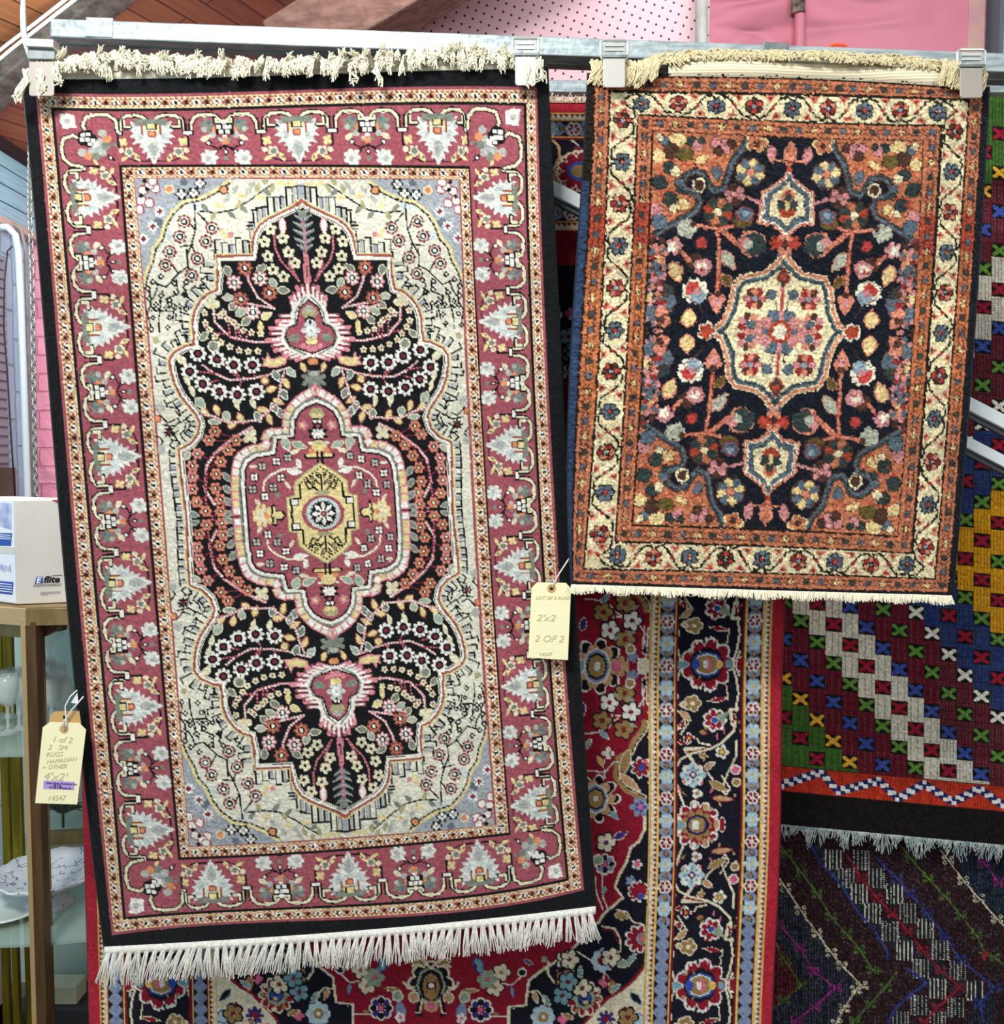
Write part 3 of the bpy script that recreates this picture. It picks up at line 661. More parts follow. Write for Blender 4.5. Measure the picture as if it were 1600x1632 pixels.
    for s_ in ("290,840 320,900 330,980", "330,870 380,940 400,990", "175,920 250,960 300,960", "420,1000 440,960", "360,930 372,1000"): k.line(A(s_), 2.6, 'mr'); k.dots(A(s_), 6, 1.5, 'pk')
    at(A, "220,775", lambda x, y: (k.fl(x, y-2, 13, 3, 'cm', dep=.3, rot=-1.57), k.blob(x, y+6, 4, 'ye')))
    LF(A, "172,975", -.8, 15, 9, 'gg')
    at(A, "175,832 180,895 205,935 240,975 275,1012 330,1038 385,1060 440,1066 500,1066 290,830 315,872 370,910 412,940 460,952 515,960 270,850 350,890", ft)
    at(A, "516,925", k.leaf, 24, 9, 1.57, 'ye'); at(A, "228,1038", k.blob, 8, 'gg', 'cm')
    twig(A, "690,1165 620,1185 560,1210 450,1232 330,1240 235,1200 165,1150")
    for s_ in ("240,1200 130,1190 85,1190", "260,1120 330,1180 380,1230", "160,1270 260,1240", "460,1150 480,1220", "370,1330 400,1240", "350,1150 390,1230"): k.line(A(s_), 2.8, 'mr'); k.dots(A(s_), 5.5, 1.4, 'pk')
    at(A, "135,1080 252,1115 352,1150 466,1150 85,1190 165,1265 265,1312 375,1330 490,1312", f8)
    at(A, "600,1135", lambda x, y: (k.poly([(x-20, y+6), (x-16, y-2), (x-20, y-9), (x-12, y-6), (x-10, y-17), (x-5, y-6), (x+4, y-8), (x+20, y-9), (x+17, y+3), (x+2, y+8)], 'pk'), k.poly([(x-17, y+4), (x-13, y-2), (x-11, y-12), (x-6, y-4), (x+4, y-6), (x+17, y-7), (x+15, y+1), (x+2, y+6)], 'ye')))
    at(A, "50,1130 70,1245 100,1310 372,1392 470,1385 20,1110", k.leaf, 20, 9, 1.3, 'cm')
    at(A, "540,1245", k.blob, 6, 'ye', 'ru')
    LF(A, "610,1215 500,1465 630,1440 600,1410 660,1330", 1.2, 16, 10, 'gg', 'wh'); LF(A, "700,1195", .8, 17, 10, 'sg', 'wh')
    FL = lambda cr, s_, r, o='ru': at(cr, s_, k.leaf, 18, 9, r, 'ye', o, 1.6)
    FL(A, "672,1262", 1.2); FL(A, "582,1295", -.3); FL(A, "570,1480", 1.3); FL(A, "625,1372", .5); FL(A, "180,1440", .7); FL(A, "250,1425", 1.3); FL(A, "345,1510", -.6); FL(A, "395,1475", 1.2); FL(A, "530,1420", .1)
    LF(A, "150,1380", 1.0, 20, 12, 'sg'); LF(A, "310,1460", 1.3, 15, 11, 'sg'); LF(A, "235,1495", .1, 18, 8, 'sg')
    twig(A, "160,1440 235,1465 320,1500 500,1487 620,1380 640,1260 660,1190", 3.2)
    at(A, "450,1580", lambda x, y: (k.fl(x, y, 13, 4, 'cm', dep=.3, rot=.8), k.ell(x, y, 2, 2, 'ye')))
    at(A, "822,1130", k.blob, 6, 'og'); at(A, "775,1165", k.leaf, 16, 8, 1.2, 'ye', 'ru', 1.4); at(A, "828,1240", k.fl, 17, 7, 'gg', dep=.3); at(A, "828,1175", k.blob, 6, 'bk'); at(A, "828,1200", k.blob, 5, 'gy')
    k.line([(0, A("828,1270")[0][1]), (0, A("828,1320")[0][1])], 4, 'pk')
    # side column
    twig(C, "1300,765 1180,835 1075,925 1025,1000 1018,1150 1075,1235", 4.4)
    for s_ in ("1160,1220 1110,1275 1060,1310", "1025,1030 1020,1250 1060,1310"): k.line(C(s_), 3, 'mr'); k.dots(C(s_), 5.6, 1.4, 'pk')
    for s_ in ("1075,790 1180,830", "1040,845 1150,850", "970,925 1040,960", "1150,905 1060,940", "1110,975 1040,1010", "1085,1050 1020,1080", "940,1065 1015,1100", "1080,1135 1020,1130", "965,1220 1015,1190"): k.line(C(s_), 2, 'mr')
    at(C, "1075,790 1040,845 1205,845 1155,905 970,925 1112,975 940,1000 1085,1050 940,1065 940,1140 1080,1137 965,1220 1110,1203 1020,1275 1112,1277", fs)
    LF(C, "905,940", 2.3, 15, 8, 'gy'); LF(C, "1150,1070 1152,1145 1160,1220", .9, 16, 8, 'gg', 'gy'); LF(C, "950,1295", .3, 14, 7, 'gg', 'gy'); LF(C, "1160,1290", -.5, 14, 7, 'gg', 'gy')
    # central cartouche
    sq = B("745,80 690,112 640,155 597,215 590,312 478,322 476,400 380,415 318,465 303,560 303,680 312,800"); sq[0, 0] = 0; sq[-1, 1] = 0
    wl = B("750,138 700,160 655,195 628,250 625,338 530,347 520,432 420,447 365,478 345,525 345,650 356,800"); wl[0, 0] = 0; wl[-1, 1] = 0
    k.poly(np.vstack([wl, [(3, 0), (3, wl[0, 1])]]), 'cr')
    ss = resample(sq, 12.2); T = np.gradient(ss, axis=0); an = np.arctan2(T[:, 1], T[:, 0])
    g = np.random.RandomState(8)
    for rr_, cc in ((7.4, 'cr'), (6.6, 'pk')):
        for (x, y), a in zip(ss, an):
            c, d = np.cos(a), np.sin(a); k.poly([(x+q*c*rr_-w*d*rr_, y+q*d*rr_+w*c*rr_) for q, w in ((-1, -1), (1, -1), (1, 1), (-1, 1))], cc)
    for i, ((x, y), a) in enumerate(zip(ss, an)):
        c, d = np.cos(a), np.sin(a); r = 4.9; k.poly([(x+q*c*r-w*d*r, y+q*d*r+w*c*r) for q, w in ((-1, -1), (1, -1), (1, 1), (-1, 1))], ('cm', 'wh', 'ye')[g.randint(3)])
    k.line(offset(wl, -4.6), 3.4, 'gg'); k.line(wl, 5, 'wh'); k.line(offset(wl, 4.2), 2.8, 'bk')
    k.line([(0, B("745,50")[0][1]), (0, B("745,90")[0][1])], 5, 'pk')
    at(B, "750,205", k.blob, 9, 'ol', None, 3); at(B, "748,225", k.blob, 5, 'ye'); at(B, "754,255", lambda x, y: (k.ell(x, y, 5, 6, 'bk'), k.ell(x, y, 3, 3, 'wh')))
    at(B, "685,278", lambda x, y: (k.fl(x, y, 8, 5, 'pk'), k.ell(x, y, 3, 3, 'ye')))
    at(B, "762,325", lambda x, y: (k.fl(x, y, 14, 7, 'bk', dep=.35), k.fl(x, y, 8, 6, 'wh'), k.line([(x-12, y+14), (x+12, y+14)], 4, 'wh')))
    at(B, "590,385", k.leaf, 20, 12, 1.2, 'sg', 'cm', 1.5); at(B, "665,390", k.leaf, 22, 10, .4, 'sg', 'cm', 1.5); at(B, "640,425", k.leaf, 20, 7, -.3, 'cm'); at(B, "768,400", k.blob, 12, 'ye'); at(B, "735,425", k.blob, 6, 'og')
    at(B, "768,450", lambda x, y: (k.line([(x-17, y), (x+17, y)], 8, 'bk'), k.line([(x-15, y-1), (x+15, y-1)], 4.4, 'ye'), k.line([(x, y-6), (x, y+12)], 4, 'bk')))
    at(B, "662,495", k.leaf, 18, 9, 1.3, 'wh'); at(B, "640,540", k.leaf, 26, 10, 0.1, 'wh')
    twig(B, "655,518 560,528 500,560 465,600 460,650", 3, 'cm', 'wh')
    f4 = lambda x, y, c='gy': (k.fl(x, y, 8.2, 4, 'bk', dep=.1, rot=.78), k.fl(x, y, 6.6, 4, c, dep=.3, rot=.78), k.ell(x, y, 2, 2, 'mr'))
    at(B, "535,482 410,572 560,575 470,680", f4, 'wh'); at(B, "455,510 600,460 400,640 517,630", f4, 'gy')
    at(B, "405,510", k.leaf, 14, 6, 0, 'cm'); at(B, "600,618 430,715", k.leaf, 16, 6, 1, 'cm'); at(B, "540,670", k.blob, 5, 'gg')
    at(B, "458,785", lambda x, y: (k.fl(x, y, 17, 9, 'ye', dep=.22), k.fl(x, y, 11, 9, 'cm', dep=.25), k.ell(x+6, y, 4, 4, 'og')))
    at(B, "545,785", lambda x, y: (k.line([(x-6, y-14), (x-6, y-4), (x+6, y-4), (x+8, y+2)], 7, 'bk'), k.line([(x-8, y), (x+8, y)], 8, 'bk'), k.line([(x-6, y-12), (x-5, y-4), (x+5, y-3)], 3.4, 'ye'), k.line([(x-8, y), (x+7, y)], 3.4, 'ye')))
    cc = B("773,490 700,548 640,600 640,678 592,688 600,785"); cc[0, 0] = 0; cc[-1, 1] = 0
    k.poly(np.vstack([cc, [(3, 0), (3, cc[0, 1])]]), 'ye')
    k.line(offset(cc, -.5), 2, 'ol')
    ci = B("775,515 700,575 668,612 672,690 622,697 622,785"); ci[0, 0] = 0; ci[-1, 1] = 0
    k.line(ci[2:], 3.4, 'bk'); k.dots(ci[:3], 5.4, 1.9, 'bk')
    at(B, "637,712", lambda x, y: (k.poly([(x-7, y-6), (x+7, y-6), (x+7, y+6), (x-7, y+6)], 'bk'), k.poly([(x-4.6, y-4), (x+4.6, y-4), (x+4.6, y+4), (x-4.6, y+4)], 'wh')))
    k.line([(0, B("780,560")[0][1]), (0, B("780,680")[0][1])], 3.6, 'bk')
    for s_ in ("780,655 740,620 712,585", "780,610 755,585", "750,625 720,640 700,605", "775,575 760,555"): k.line(B(s_), 2.6, 'bk')
    at(B, "735,575 705,600 768,552 745,600", lambda x, y: (k.ell(x, y, 3.6, 3.6, 'bk', n=6), k.ell(x, y, 1.4, 1.4, 'ye', n=6)))
    at(B, "790,660", k.leaf, 26, 8, 0, 'ol')
    k.ell(0, 0, 34, 29, 'cr', n=30); k.ell(0, 0, 27, 25, 'pb', n=30)
    k.fl(0, 0, 21, 8, 'bk', dep=.12); k.petals(0, 0, 20, 8, ['wh'], pr=.2, out='bk'); k.fl(0, 0, 9, 8, 'wh', dep=.3); k.ell(0, 0, 5, 5, 'mr'); k.ell(0, 0, 2, 2, 'pk')
    for q in range(8):
        a = q*np.pi/4; k.line([(8*np.cos(a), 8*np.sin(a)), (17*np.cos(a), 17*np.sin(a))], 3.4, 'wh'); k.line([(15*np.cos(a+.39), 15*np.sin(a+.39)), (20*np.cos(a+.39), 20*np.sin(a+.39))], 3., 'bk')
    # small palmettes above and below (radiating fringe first)
    pc = A("798,720 738,782 712,832 710,895 660,932 648,1000 700,1052 818,1092"); pc[0, 0] = 0; pc[-1, 0] = 0
    rp = resample(pc, 8.6); T = np.gradient(rp, axis=0); N = np.stack([-T[:, 1], T[:, 0]], 1); N /= np.linalg.norm(N, axis=1)[:, None]
    cen = np.array([0, rp[:, 1].mean()])
    for i, (p, n) in enumerate(zip(rp, N)):
        d = p-cen; 
        if np.dot(n, d) < 0: n = -n
        if abs(p[0]) < 6: n = np.array([0, np.sign(p[1]-cen[1])])
        if p[1] < cen[1]-22: n = np.array([0, -1.])*.9+n*.2
        else: n = np.array([-1., .1])*.9+n*.2
        ln = 15 if i % 2 else 19
        if p[1] > cen[1]+36: ln = 22
        k.line([p+n*2, p+n*(ln+2.5)], 6.6, 'cr' if i % 2 else 'pk')
        k.line([p, p+n*ln], 3.6, 'wh' if i % 2 else 'pk')
        k.line([p, p+n*(ln*.7)], 3.6, 'wh')
    k.poly(np.vstack([pc, [(3, pc[-1, 1]), (3, pc[0, 1])]]), 'wh')
    k.line(pc, 6, 'wh')
    po = A("798,755 752,800 742,850 735,905 690,922 668,975 690,1030 740,1050 800,1080"); po[0, 0] = 0; po[-1, 0] = 0
    pm = (pc[:1]*0+0)
    k.line(A("790,738 745,790 727,835 725,900 676,925 660,985 695,1042 790,1085"), 2.6, 'gg')
    k.poly(np.vstack([po, [(3, po[-1, 1]), (3, po[0, 1])]]), 'cr'); k.line(po, 2.4, 'bk')
    at(A, "800,830", k.blob, 10, 'ol', None, 2); at(A, "806,805", k.blob, 6, 'gy'); at(A, "806,880", lambda x, y: (k.blob(x, y, 6.5, 'bk'), k.ell(x, y, 2.4, 2.4, 'wh')))
    at(A, "812,940", lambda x, y: (k.fl(x*0, y, 15, 6, 'pb', dep=.25), k.fl(x*0, y, 8, 6, 'wh'), k.ell(0, y, 2.6, 2.6, 'gb')))
    at(A, "725,985", k.leaf, 22, 13, -.3, 'gg'); at(A, "812,1005", k.blob, 6.5, 'ye'); at(A, "775,1035", k.blob, 5, 'pk'); at(A, "812,1050", k.blob, 6, 'pk')
    k.M = [(1, 0, 0, 1, 0, 0)]; k.clip = None
    return k
NET2 = Net([
 (-315, [(120,937),(420,919),(540,913),(720,905),(850,906),(930,911)], 3),
 (-307, [(130,946),(440,932),(540,923),(720,916),(900,910),(930,913)], 3),
 (-280, [(146,972),(440,961),(540,957),(700,946),(907,930)], 2),
 (-238, [(182,1016),(440,1005),(540,1000),(740,989),(864,980)], 2),
 (-211, [(209,1041),(440,1033),(540,1027),(740,1014.7),(836,1009)], 2),
 (0, [(229,1260),(529,1243),(840,1219)], 2),
 (211, [(224,1470),(460,1460),(540,1452),(740,1440),(854,1429)], 2),
 (238, [(198,1501),(460,1489),(540,1479),(740,1465),(882,1454)], 2),
 (280, [(160,1543),(460,1528),(540,1516),(740,1503),(923,1490)], 2),
 (307, [(150,1568),(460,1554),(540,1542),(740,1529),(935,1515)], 2),
 (315, [(140,1575),(430,1561),(540,1549),(740,1534),(948,1519)], 2)],
 [(-412, [(940,118),(1027,119),(1112,116),(1220,119),(1310,124),(1445,128),(1519,134),(1572,140)], 3),
 (-406, [(940,124),(1027,124),(1112,121),(1220,124),(1310,129),(1445,134),(1519,140),(1572,146)], 3),
 (-381, [(972,146),(1112,148),(1240,151),(1400,154),(1543,160)], 3),
 (-339, [(1016,182),(1112,187),(1240,192),(1400,198),(1501,199)], 3),
 (-312, [(1041,209),(1112,214),(1240,219),(1400,225),(1470,225)], 3),
 (0, [(1032,527),(1243,529),(1449,530)], 1),
 (312, [(1009,836),(1240,844),(1429,854)], 2),
 (339, [(980,864),(1240,872),(1454,882)], 2),
 (381, [(930,907),(1240,914),(1490,923)], 2),
 (406, [(913,928),(1070,931),(1240,936),(1366,944),(1512,943)], 2),
 (412, [(911,933),(1070,936),(1240,941),(1366,949),(1516,949)], 2)])
PAL2 = dict(nv='#10151f', bk='#1c1812', og='#b56f4e', rd='#a2402c', ob='#b4693f', cm='#dccfa6', ye='#d8bf86', dg='#2e3b38', sl='#56646f', pk='#c48484', br='#4a3026', sa='#c67f66', lg='#a9ab98', ol='#5f5128', wh='#e4dcc2', se='#2b3d59', fr='#b43e38', dr='#8c2c2a', lb='#8496a0')

def weave_rug2(cell):
    k = Cloth(-315, 315, -412, 412, cell, 'bk', PAL2)
    U, V = k.U, k.V; au, av = np.abs(U), np.abs(V)
    du, dv = au-211, av-312; t = np.maximum(du, dv); side = du > dv; s = np.where(side, V, U)
    # warm grounds with the dyer's changes of red (abrash) running across the rug
    wob = 5*np.sin(U*.05)
    band = np.where((V+wob > -195) & (V+wob < -130), 1, np.where((V+wob > -130) & (V+wob < -40), 2, np.where((V+wob > -40) & (V+wob < 130), 3, 0)))
    def warm(m):
        k.fill(m, 'og'); k.fill(m & (band == 1), 'rd'); k.fill(m & (band == 2), 'ob'); k.fill(m & (band == 3) & (np.floor(U/4)+np.floor(V/4) % 3 != 0), 'ob')
        g = np.random.RandomState(2).rand(*U.shape)
        k.fill(m & (g < .10), 'sa'); k.fill(m & (g > .93), 'ob'); k.fill(m & (band == 1) & (g < .12), 'fr')
    warm((t >= 1) & (t < 96))
    for t0, w, N1 in ((2.5, 22, 0), (71.5, 21, 1)):
        m = (t >= t0) & (t < t0+w)
        k.fill((t >= t0-3) & (t < t0), 'bk')
    for a, b in ((-1.5, 2.6), (24.5, 28.6), (67.5, 71.5), (92.5, 96)):
        k.fill((t >= a) & (t < b), 'bk')
    # cream border
    k.fill((t >= 28.6) & (t < 67.5), 'cm')
    def beads(hu, hv, n_h, n_v, r=5.2):
        cyc = ['dg', 'sl', 'ye']
        for sd in (-1, 1):
            for i in range(n_h+1):
                x = -hu+2*hu*i/n_h
                bead(x, sd*hv, cyc[i % 3], r)
                if i < n_h: wave(x+hu/n_h, sd*hv, False, hu/n_h)
            for i in range(1, n_v):
                y = -hv+2*hv*i/n_v
                bead(sd*hu, y, cyc[i % 3], r)
            for i in range(n_v): wave(sd*hu, -hv+2*hv*(i+.5)/n_v, True, hv/n_v)
    def bead(x, y, c, r):
        k.ell(x, y, r+1.1, r+1.1, 'br', n=10)
        if c == 'ye': k.fl(x, y, r, 4, 'ye', dep=.18)
        else: k.ell(x, y, r, r, c, n=8)
    def wave(x, y, vert, h):
        for q in (-1, 1):
            P = [(-h, q*2), (-h*.4, q*5.6), (0, q*2.2), (h*.4, q*5.6), (h, q*2)]
            if vert: P = [(b, a) for a, b in P]
            k.line([(x+a, y+b) for a, b in P], 1.0, 'br')
    beads(293.5, 393.5, 24, 32); beads(225, 326, 19, 27, 5.)
    # vine and rosettes on the cream border, local frame x along, y outward
    def roset(x, y, c, c2, mid, r=14.5, rot=0):
        k.petals(x, y, r, 6, [c, c2], mid, pr=.30, mr=.2, rot=rot, out='bk')
    def side_vine(n, L, tf, phase):
        for i in range(n):
            x = (i-(n-1)/2.)*L; k.L = tf(x)
            blue = (i+phase) % 2 == 0
            q = 1 if blue else -1
            for w, c in ((3.6, 'bk'),):
                k.line([(-L/2, 0), (-L*.40, q*8), (-L*.30, q*15), (-L*.12, q*17), (0, q*12), (L*.12, q*17), (L*.30, q*15), (L*.40, q*8), (L/2, 0)], w, c)
            k.leaf(-L*.5, 0, 12, 6, q*1.1, 'dr')
            roset(0, -q*1, 'sl' if blue else 'fr', 'sl' if blue else 'dr', 'fr' if blue else 'sl', rot=.5)
            if not blue: k.petals(0, -q*1, 14.5, 6, ['sa', 'dr'] if i % 3 else ['fr', 'br'], 'lb', pr=.3, mr=.2, rot=.5)
            for e in (-1, 1):
                X = e*L*.42
                k.poly([(X-9, -q*18), (X+9, -q*18), (X+1, -q*6)], 'sa'); k.poly([(X-5, -q*17), (X+5, -q*17), (X, -q*10)], 'fr'); k.ell(X, -q*14, 2, 2, 'br')
        k.L = None
    for sd in (-1, 1):
        side_vine(9, 58., lambda x: (1, 0, 0, sd*-1 if False else sd, x, sd*360), 0)
        side_vine(11, 65.5, lambda y: (0, sd, 1, 0, sd*259, y), 1)
    # ---- field
    k.clip = t < 0; k.fill(t < -1.5, 'nv')
    k.M = [(1, 0, 0, 1, 0, 0), (-1, 0, 0, 1, 0, 0), (1, 0, 0, -1, 0, 0), (-1, 0, 0, -1, 0, 0)]
    A = Crop(NET2, 900, 100, 1600/340.); B = Crop(NET2, 900, 400, 1600/340.)
    D0 = Crop(NET2, 1200, 400, 1600/380.); E0 = Crop(NET2, 1220, 100, 1600/360.)
    def fold(cr):      # drafted on the right-hand side: brought over to the worked quarter
        def f(t_):
            P = cr(t_); P[:, 0] = -np.abs(P[:, 0]); P[:, 1] = -np.abs(P[:, 1]); return P
        return f
    D, E = fold(D0), fold(E0)
    def at(cr, s_, f, *a, **kw):
        for x, y in cr(s_): f(x, y, *a, **kw)
    sp = A("1360,565 1330,640 1250,735 1215,850 1190,935 1120,955 1080,900 1045,825 980,805 905,835 870,900 895,960 985,985 1003,1050 975,1110 860,1175 750,1235 650,1300")
    k.poly(np.vstack([sp, [(-230, -150), (-230, -330), (-90, -330)]]), 'og')
    g = np.random.RandomState(5)
    reg = k.c == k.i('og')
    reg &= (t < 0)
    rnd = g.rand(*U.shape)
    k.fill(reg & (rnd < .12), 'sa'); k.fill(reg & (rnd > .9), 'ob')
    k.line(offset(sp, 1), 12, 'br'); k.line(offset(sp, 1), 7.5, 'sl'); k.line(offset(sp, -1), 3, 'dg')
    # upper-left scrolled head
    k.blob(*A("1010,915")[0], 15, 'nv', None, 2); at(A, "1008,918", lambda x, y: (k.ell(x, y, 11, 12, 'cm'), k.ell(x, y, 8, 9, 'br')))
    bl = lambda s_, c, r, o='bk', sd=1, ax=1.: at(A, s_, k.blob, r, c, o, sd, 1., ax)
    bl("845,575", 'ye', 12, ax=1.3); bl("745,590", 'sl', 9); bl("712,562", 'cm', 7); bl("700,705", 'ye', 12); bl("800,665", 'br', 14); bl("900,690", 'ol', 12, ax=1.3)
    bl("950,590", 'dg', 9); bl("1000,620", 'pk', 9); bl("1030,585", 'dg', 6); bl("1130,605", 'pk', 9); bl("1250,610", 'br', 9); bl("1205,655", 'pk', 8); bl("1150,665", 'br', 9); bl("1195,600", 'pk', 7)
    at(A, "1025,730", k.leaf, 26, 14, -.6, 'ye', 'bk', 1.); at(A, "1140,825", k.leaf, 26, 15, 1.4, 'sl', 'br', 1.4)
    bl("785,790", 'dg', 11, ax=1.2); bl("830,820", 'cm', 9); bl("710,900", 'dg', 14); bl("862,905", 'sl', 9); bl("862,960", 'dg', 7); bl("785,1025", 'dg', 13); bl("880,1065", 'ye', 11); bl("810,1095", 'cm', 7); bl("682,1110", 'pk', 12); bl("705,1195", 'sl', 14)
    bl("790,870", 'og', 7, 'ru' if False else 'rd'); bl("1140,740", 'og', 8, 'rd'); bl("950,1030", 'og', 6, 'rd'); bl("690,820", 'og', 6, 'rd')
    for s_ in ("690,760 780,730 860,745 930,770 1010,760 1080,740 1150,790", "690,960 780,960 850,980", "690,1050 760,1020 700,960", "850,1040 900,1130 940,1100"):
        k.line(A(s_), 2., 'rd')
    # small things on the dark blue ground
    def ros(x, y, r, cs, mid, n=8, out='br'):
        k.petals(x, y, r, n, cs, mid, pr=.33, mr=.26, rot=.3, out=out)
    at(A, "1440,610", lambda x, y: (k.fl(x, y-4, 18, 5, 'ye', dep=.2), k.fl(x, y-2, 15, 5, 'og', dep=.25), k.blob(x, y, 6, 'br')))
    at(A, "1552,690", k.leaf, 30, 15, 1.4, 'pk', 'br', 1.5)
    at(A, "1392,822", lambda x, y: ros(x, y, 24, ['ye', 'sl'], 'sa'))
    at(A, "1275,990", lambda x, y: (ros(x, y, 17, ['pk', 'br', 'pk'], 'pk', 6), k.blob(x+2, y+10, 5, 'br')))
    at(A, "1150,1120", lambda x, y: ros(x, y, 24, ['rd', 'dg', 'og', 'dg'], 'cm'))
    at(A, "1338,1150", lambda x, y: (k.blob(x, y+5, 15, 'ol', 'br', 3, 1.5), k.blob(x+2, y-3, 13, 'sl', 'dr', 4, 1.5), k.blob(x+3, y-4, 6, 'lb')))
    at(A, "915,1245", lambda x, y: (k.fl(x, y, 16, 5, 'lg', dep=.16), k.blob(x-8, y-2, 9, 'lg')))
    at(A, "820,1372", lambda x, y: (k.fl(x, y, 14, 5, 'pk', dep=.2), k.fl(x-2, y+2, 9, 5, 'wh', dep=.25)))
    at(A, "1025,1352", k.blob, 9, 'fr', 'br'); 
    at(A, "690,1430", lambda x, y: (k.fl(x, y, 17, 7, 'sa', dep=.25), k.blob(x-3, y-10, 6, 'pk'), k.blob(x+1, y+9, 6, 'ye'), k.blob(x+8, y, 5, 'dr')))
    at(A, "1405,1355", lambda x, y: (k.blob(x, y, 24, 'sa', None, 2), k.blob(x+4, y, 21, 'dg', None, 5), k.blob(x-13, y, 12, 'pk', None, 6), k.blob(x-5, y+2, 8, 'lg', None, 7)))
    at(A, "1225,1480", k.leaf, 36, 18, .9, 'lg', 'sa', 1.4)
    ST = lambda cr, s_, w=6.: (k.line(cr(s_), w, 'rd'), k.line(cr(s_), w-1.6, 'sa'))
    ST(A, "1145,1240 1160,1420 1150,1600"); ST(B, "1155,0 1150,200 1140,330"); ST(A, "975,1215 1060,1235 1160,1245 1260,1225"); ST(A, "1160,1245 1230,1310 1330,1390")
    ST(A, "1450,780 1510,850" ) if False else None
    at(A, "965,1215", k.blob, 6, 'br')
    at(B, "1000,90", lambda x, y: (k.blob(x-5, y-3, 14, 'br', None, 3), k.blob(x+7, y+5, 15, 'pk', None, 4), k.blob(x+6, y+6, 8, 'wh', None, 4), k.blob(x+6, y+10, 4, 'fr')))
    ST(B, "880,10 930,70", 7)
    at(B, "835,160", lambda x, y: (k.leaf(x, y, 38, 24, 1.2, 'sa'), k.leaf(x, y, 33, 18, 1.2, 'ye')))
    at(B, "977,300", lambda x, y: (k.fl(x, y, 21, 9, 'wh', dep=.1), k.blob(x-3, y-5, 13, 'fr', None, 3), k.blob(x+5, y+7, 12, 'lb', None, 4), k.blob(x+2, y, 6, 'pk', None, 4)))
    at(B, "1140,385", lambda x, y: (k.poly([(x-14, y-6), (x-9, y-14), (x, y-9), (x+9, y-14), (x+14, y-6), (x+8, y+8), (x, y+20), (x-8, y+8)], 'sa'), k.blob(x, y-1, 8, 'pk'), k.blob(x, y-13, 6, 'br')))
    at(B, "930,490", lambda x, y: (k.leaf(x, y+2, 34, 26, -1.5, 'sa'), k.leaf(x, y+2, 28, 21, -1.5, 'ye'), k.blob(x+2, y-2, 7, 'ye')))
    at(B, "1215,225", k.leaf, 24, 14, .9, 'ol', 'sa', 1.2)
    k.line([(-150, -55), (-128, -40), (-118, -25)], 1.8, 'br')
    P = B("640,150 680,200 690,260 760,300 790,340 790,400 770,470")
    for (x, y), c, r in zip(B("665,190 700,250 650,345 770,385 655,470 725,470 745,525 660,130 770,300 700,330"), ('sl', 'dg', 'ye', 'sl', 'sl', 'sa', 'sa', 'sl', 'dg', 'sa'), (14, 10, 10, 15, 13, 12, 10, 10, 10, 8)):
        k.blob(x, y, r, c, 'br', int(x*3) % 50+60, 1.2)
    g = np.random.RandomState(11)
    for _ in range(70):
        x, y = -211+g.rand()*26, -150+g.rand()*150
        k.blob(x, y, 2.5+g.rand()*4, ('sa', 'br', 'pk', 'sl', 'dr')[g.randint(5)], None, g.randint(99))
    # star medallion
    st = D("183,10 262,88 335,155 480,185 522,255 535,400 575,500 645,543"); st[0, 0] = 0; st[-1, 1] = 0
    full = np.vstack([st, [(3, 0), (3, st[0, 1])]])
    k.poly(np.vstack([st, [(3, 0), (3, st[0, 1])]]), 'cm')
    k.line(offset(st, 0), 8, 'rd'); k.line(offset(st, -1), 4.5, 'sa'); k.line(offset(st, -3.6), 1.8, 'cm')
    k.line(offset(st, 7.8) if offset(st, 7.8)[3, 0] > st[3, 0] else offset(st, -7.8), 9, 'sl')
    def inner(d):
        a = offset(st, d); b = offset(st, -d); return a if a[3, 0] > st[3, 0] else b
    k.line(inner(7.6), 8, 'sl'); k.line(inner(9.5), 3, 'dg'); k.line(inner(3.4), 2, 'cm'); k.line(inner(0), 4.5, 'sa')
    at(D, "640,543", lambda x, y: (k.fl(x-6, y, 15, 5, 'wh', dep=.2), k.fl(x-6, y, 12, 5, 'rd', dep=.2)))
    at(D, "375,325", lambda x, y: (k.fl(x, y, 19, 6, 'dr'), k.petals(x, y, 19, 8, ['pk', 'br', 'sa', 'dr'], 'lb', pr=.3, mr=.25)))
    at(D, "395,490", lambda x, y: (k.petals(x, y, 19, 7, ['pk', 'br', 'sa', 'dr'], 'sl', pr=.34, mr=.25)))
    at(D, "125,293", k.blob, 9, 'sl', 'bk', 2, 1.); at(D, "235,440", k.blob, 12, 'sl', 'dg', 2, 1.); at(D, "275,545", k.ell, 10, 9, 'sl'); at(D, "280,485", k.blob, 9, 'pk', 'sa', 1)
    at(D, "330,545", k.blob, 7, 'pk', 'sa', 1); at(D, "370,590", k.ell, 7, 7, 'sl')
    k.poly([(0, D("190,105")[0][1]), D("262,180")[0], (0, D("190,255")[0][1])], 'rd'); k.poly([(0, D("190,118")[0][1]), D("248,180")[0], (0, D("190,242")[0][1])], 'dg'); k.ell(0, D("190,175")[0][1], 6, 7, 'rd')
    k.line([(0, D("183,260")[0][1]), (0, D("183,470")[0][1])], 7, 'pk'); k.line([(0, D("183,260")[0][1]), (0, D("183,400")[0][1])], 3, 'rd'); k.line(D("155,340 160,410"), 2, 'bk')
    k.ell(0, 0, 18, 18, 'rd', n=24); k.ell(0, 0, 13, 13, 'sa', n=20); k.ell(0, 0, 11, 11, 'wh', n=20)
    for x in (-1,): k.line(D("300,560 420,550"), 2, 'pk')
    # junction beads and upper small medallion
    at(A, "1590,1350", k.fl, 12, 6, 'rd', dep=.2); k.petals(0, E("110,1285")[0][1], 19, 6, ['fr', 'br', 'sa'], 'br', pr=.3, mr=.26)
    ST(E, "440,1310 560,1215", 5)
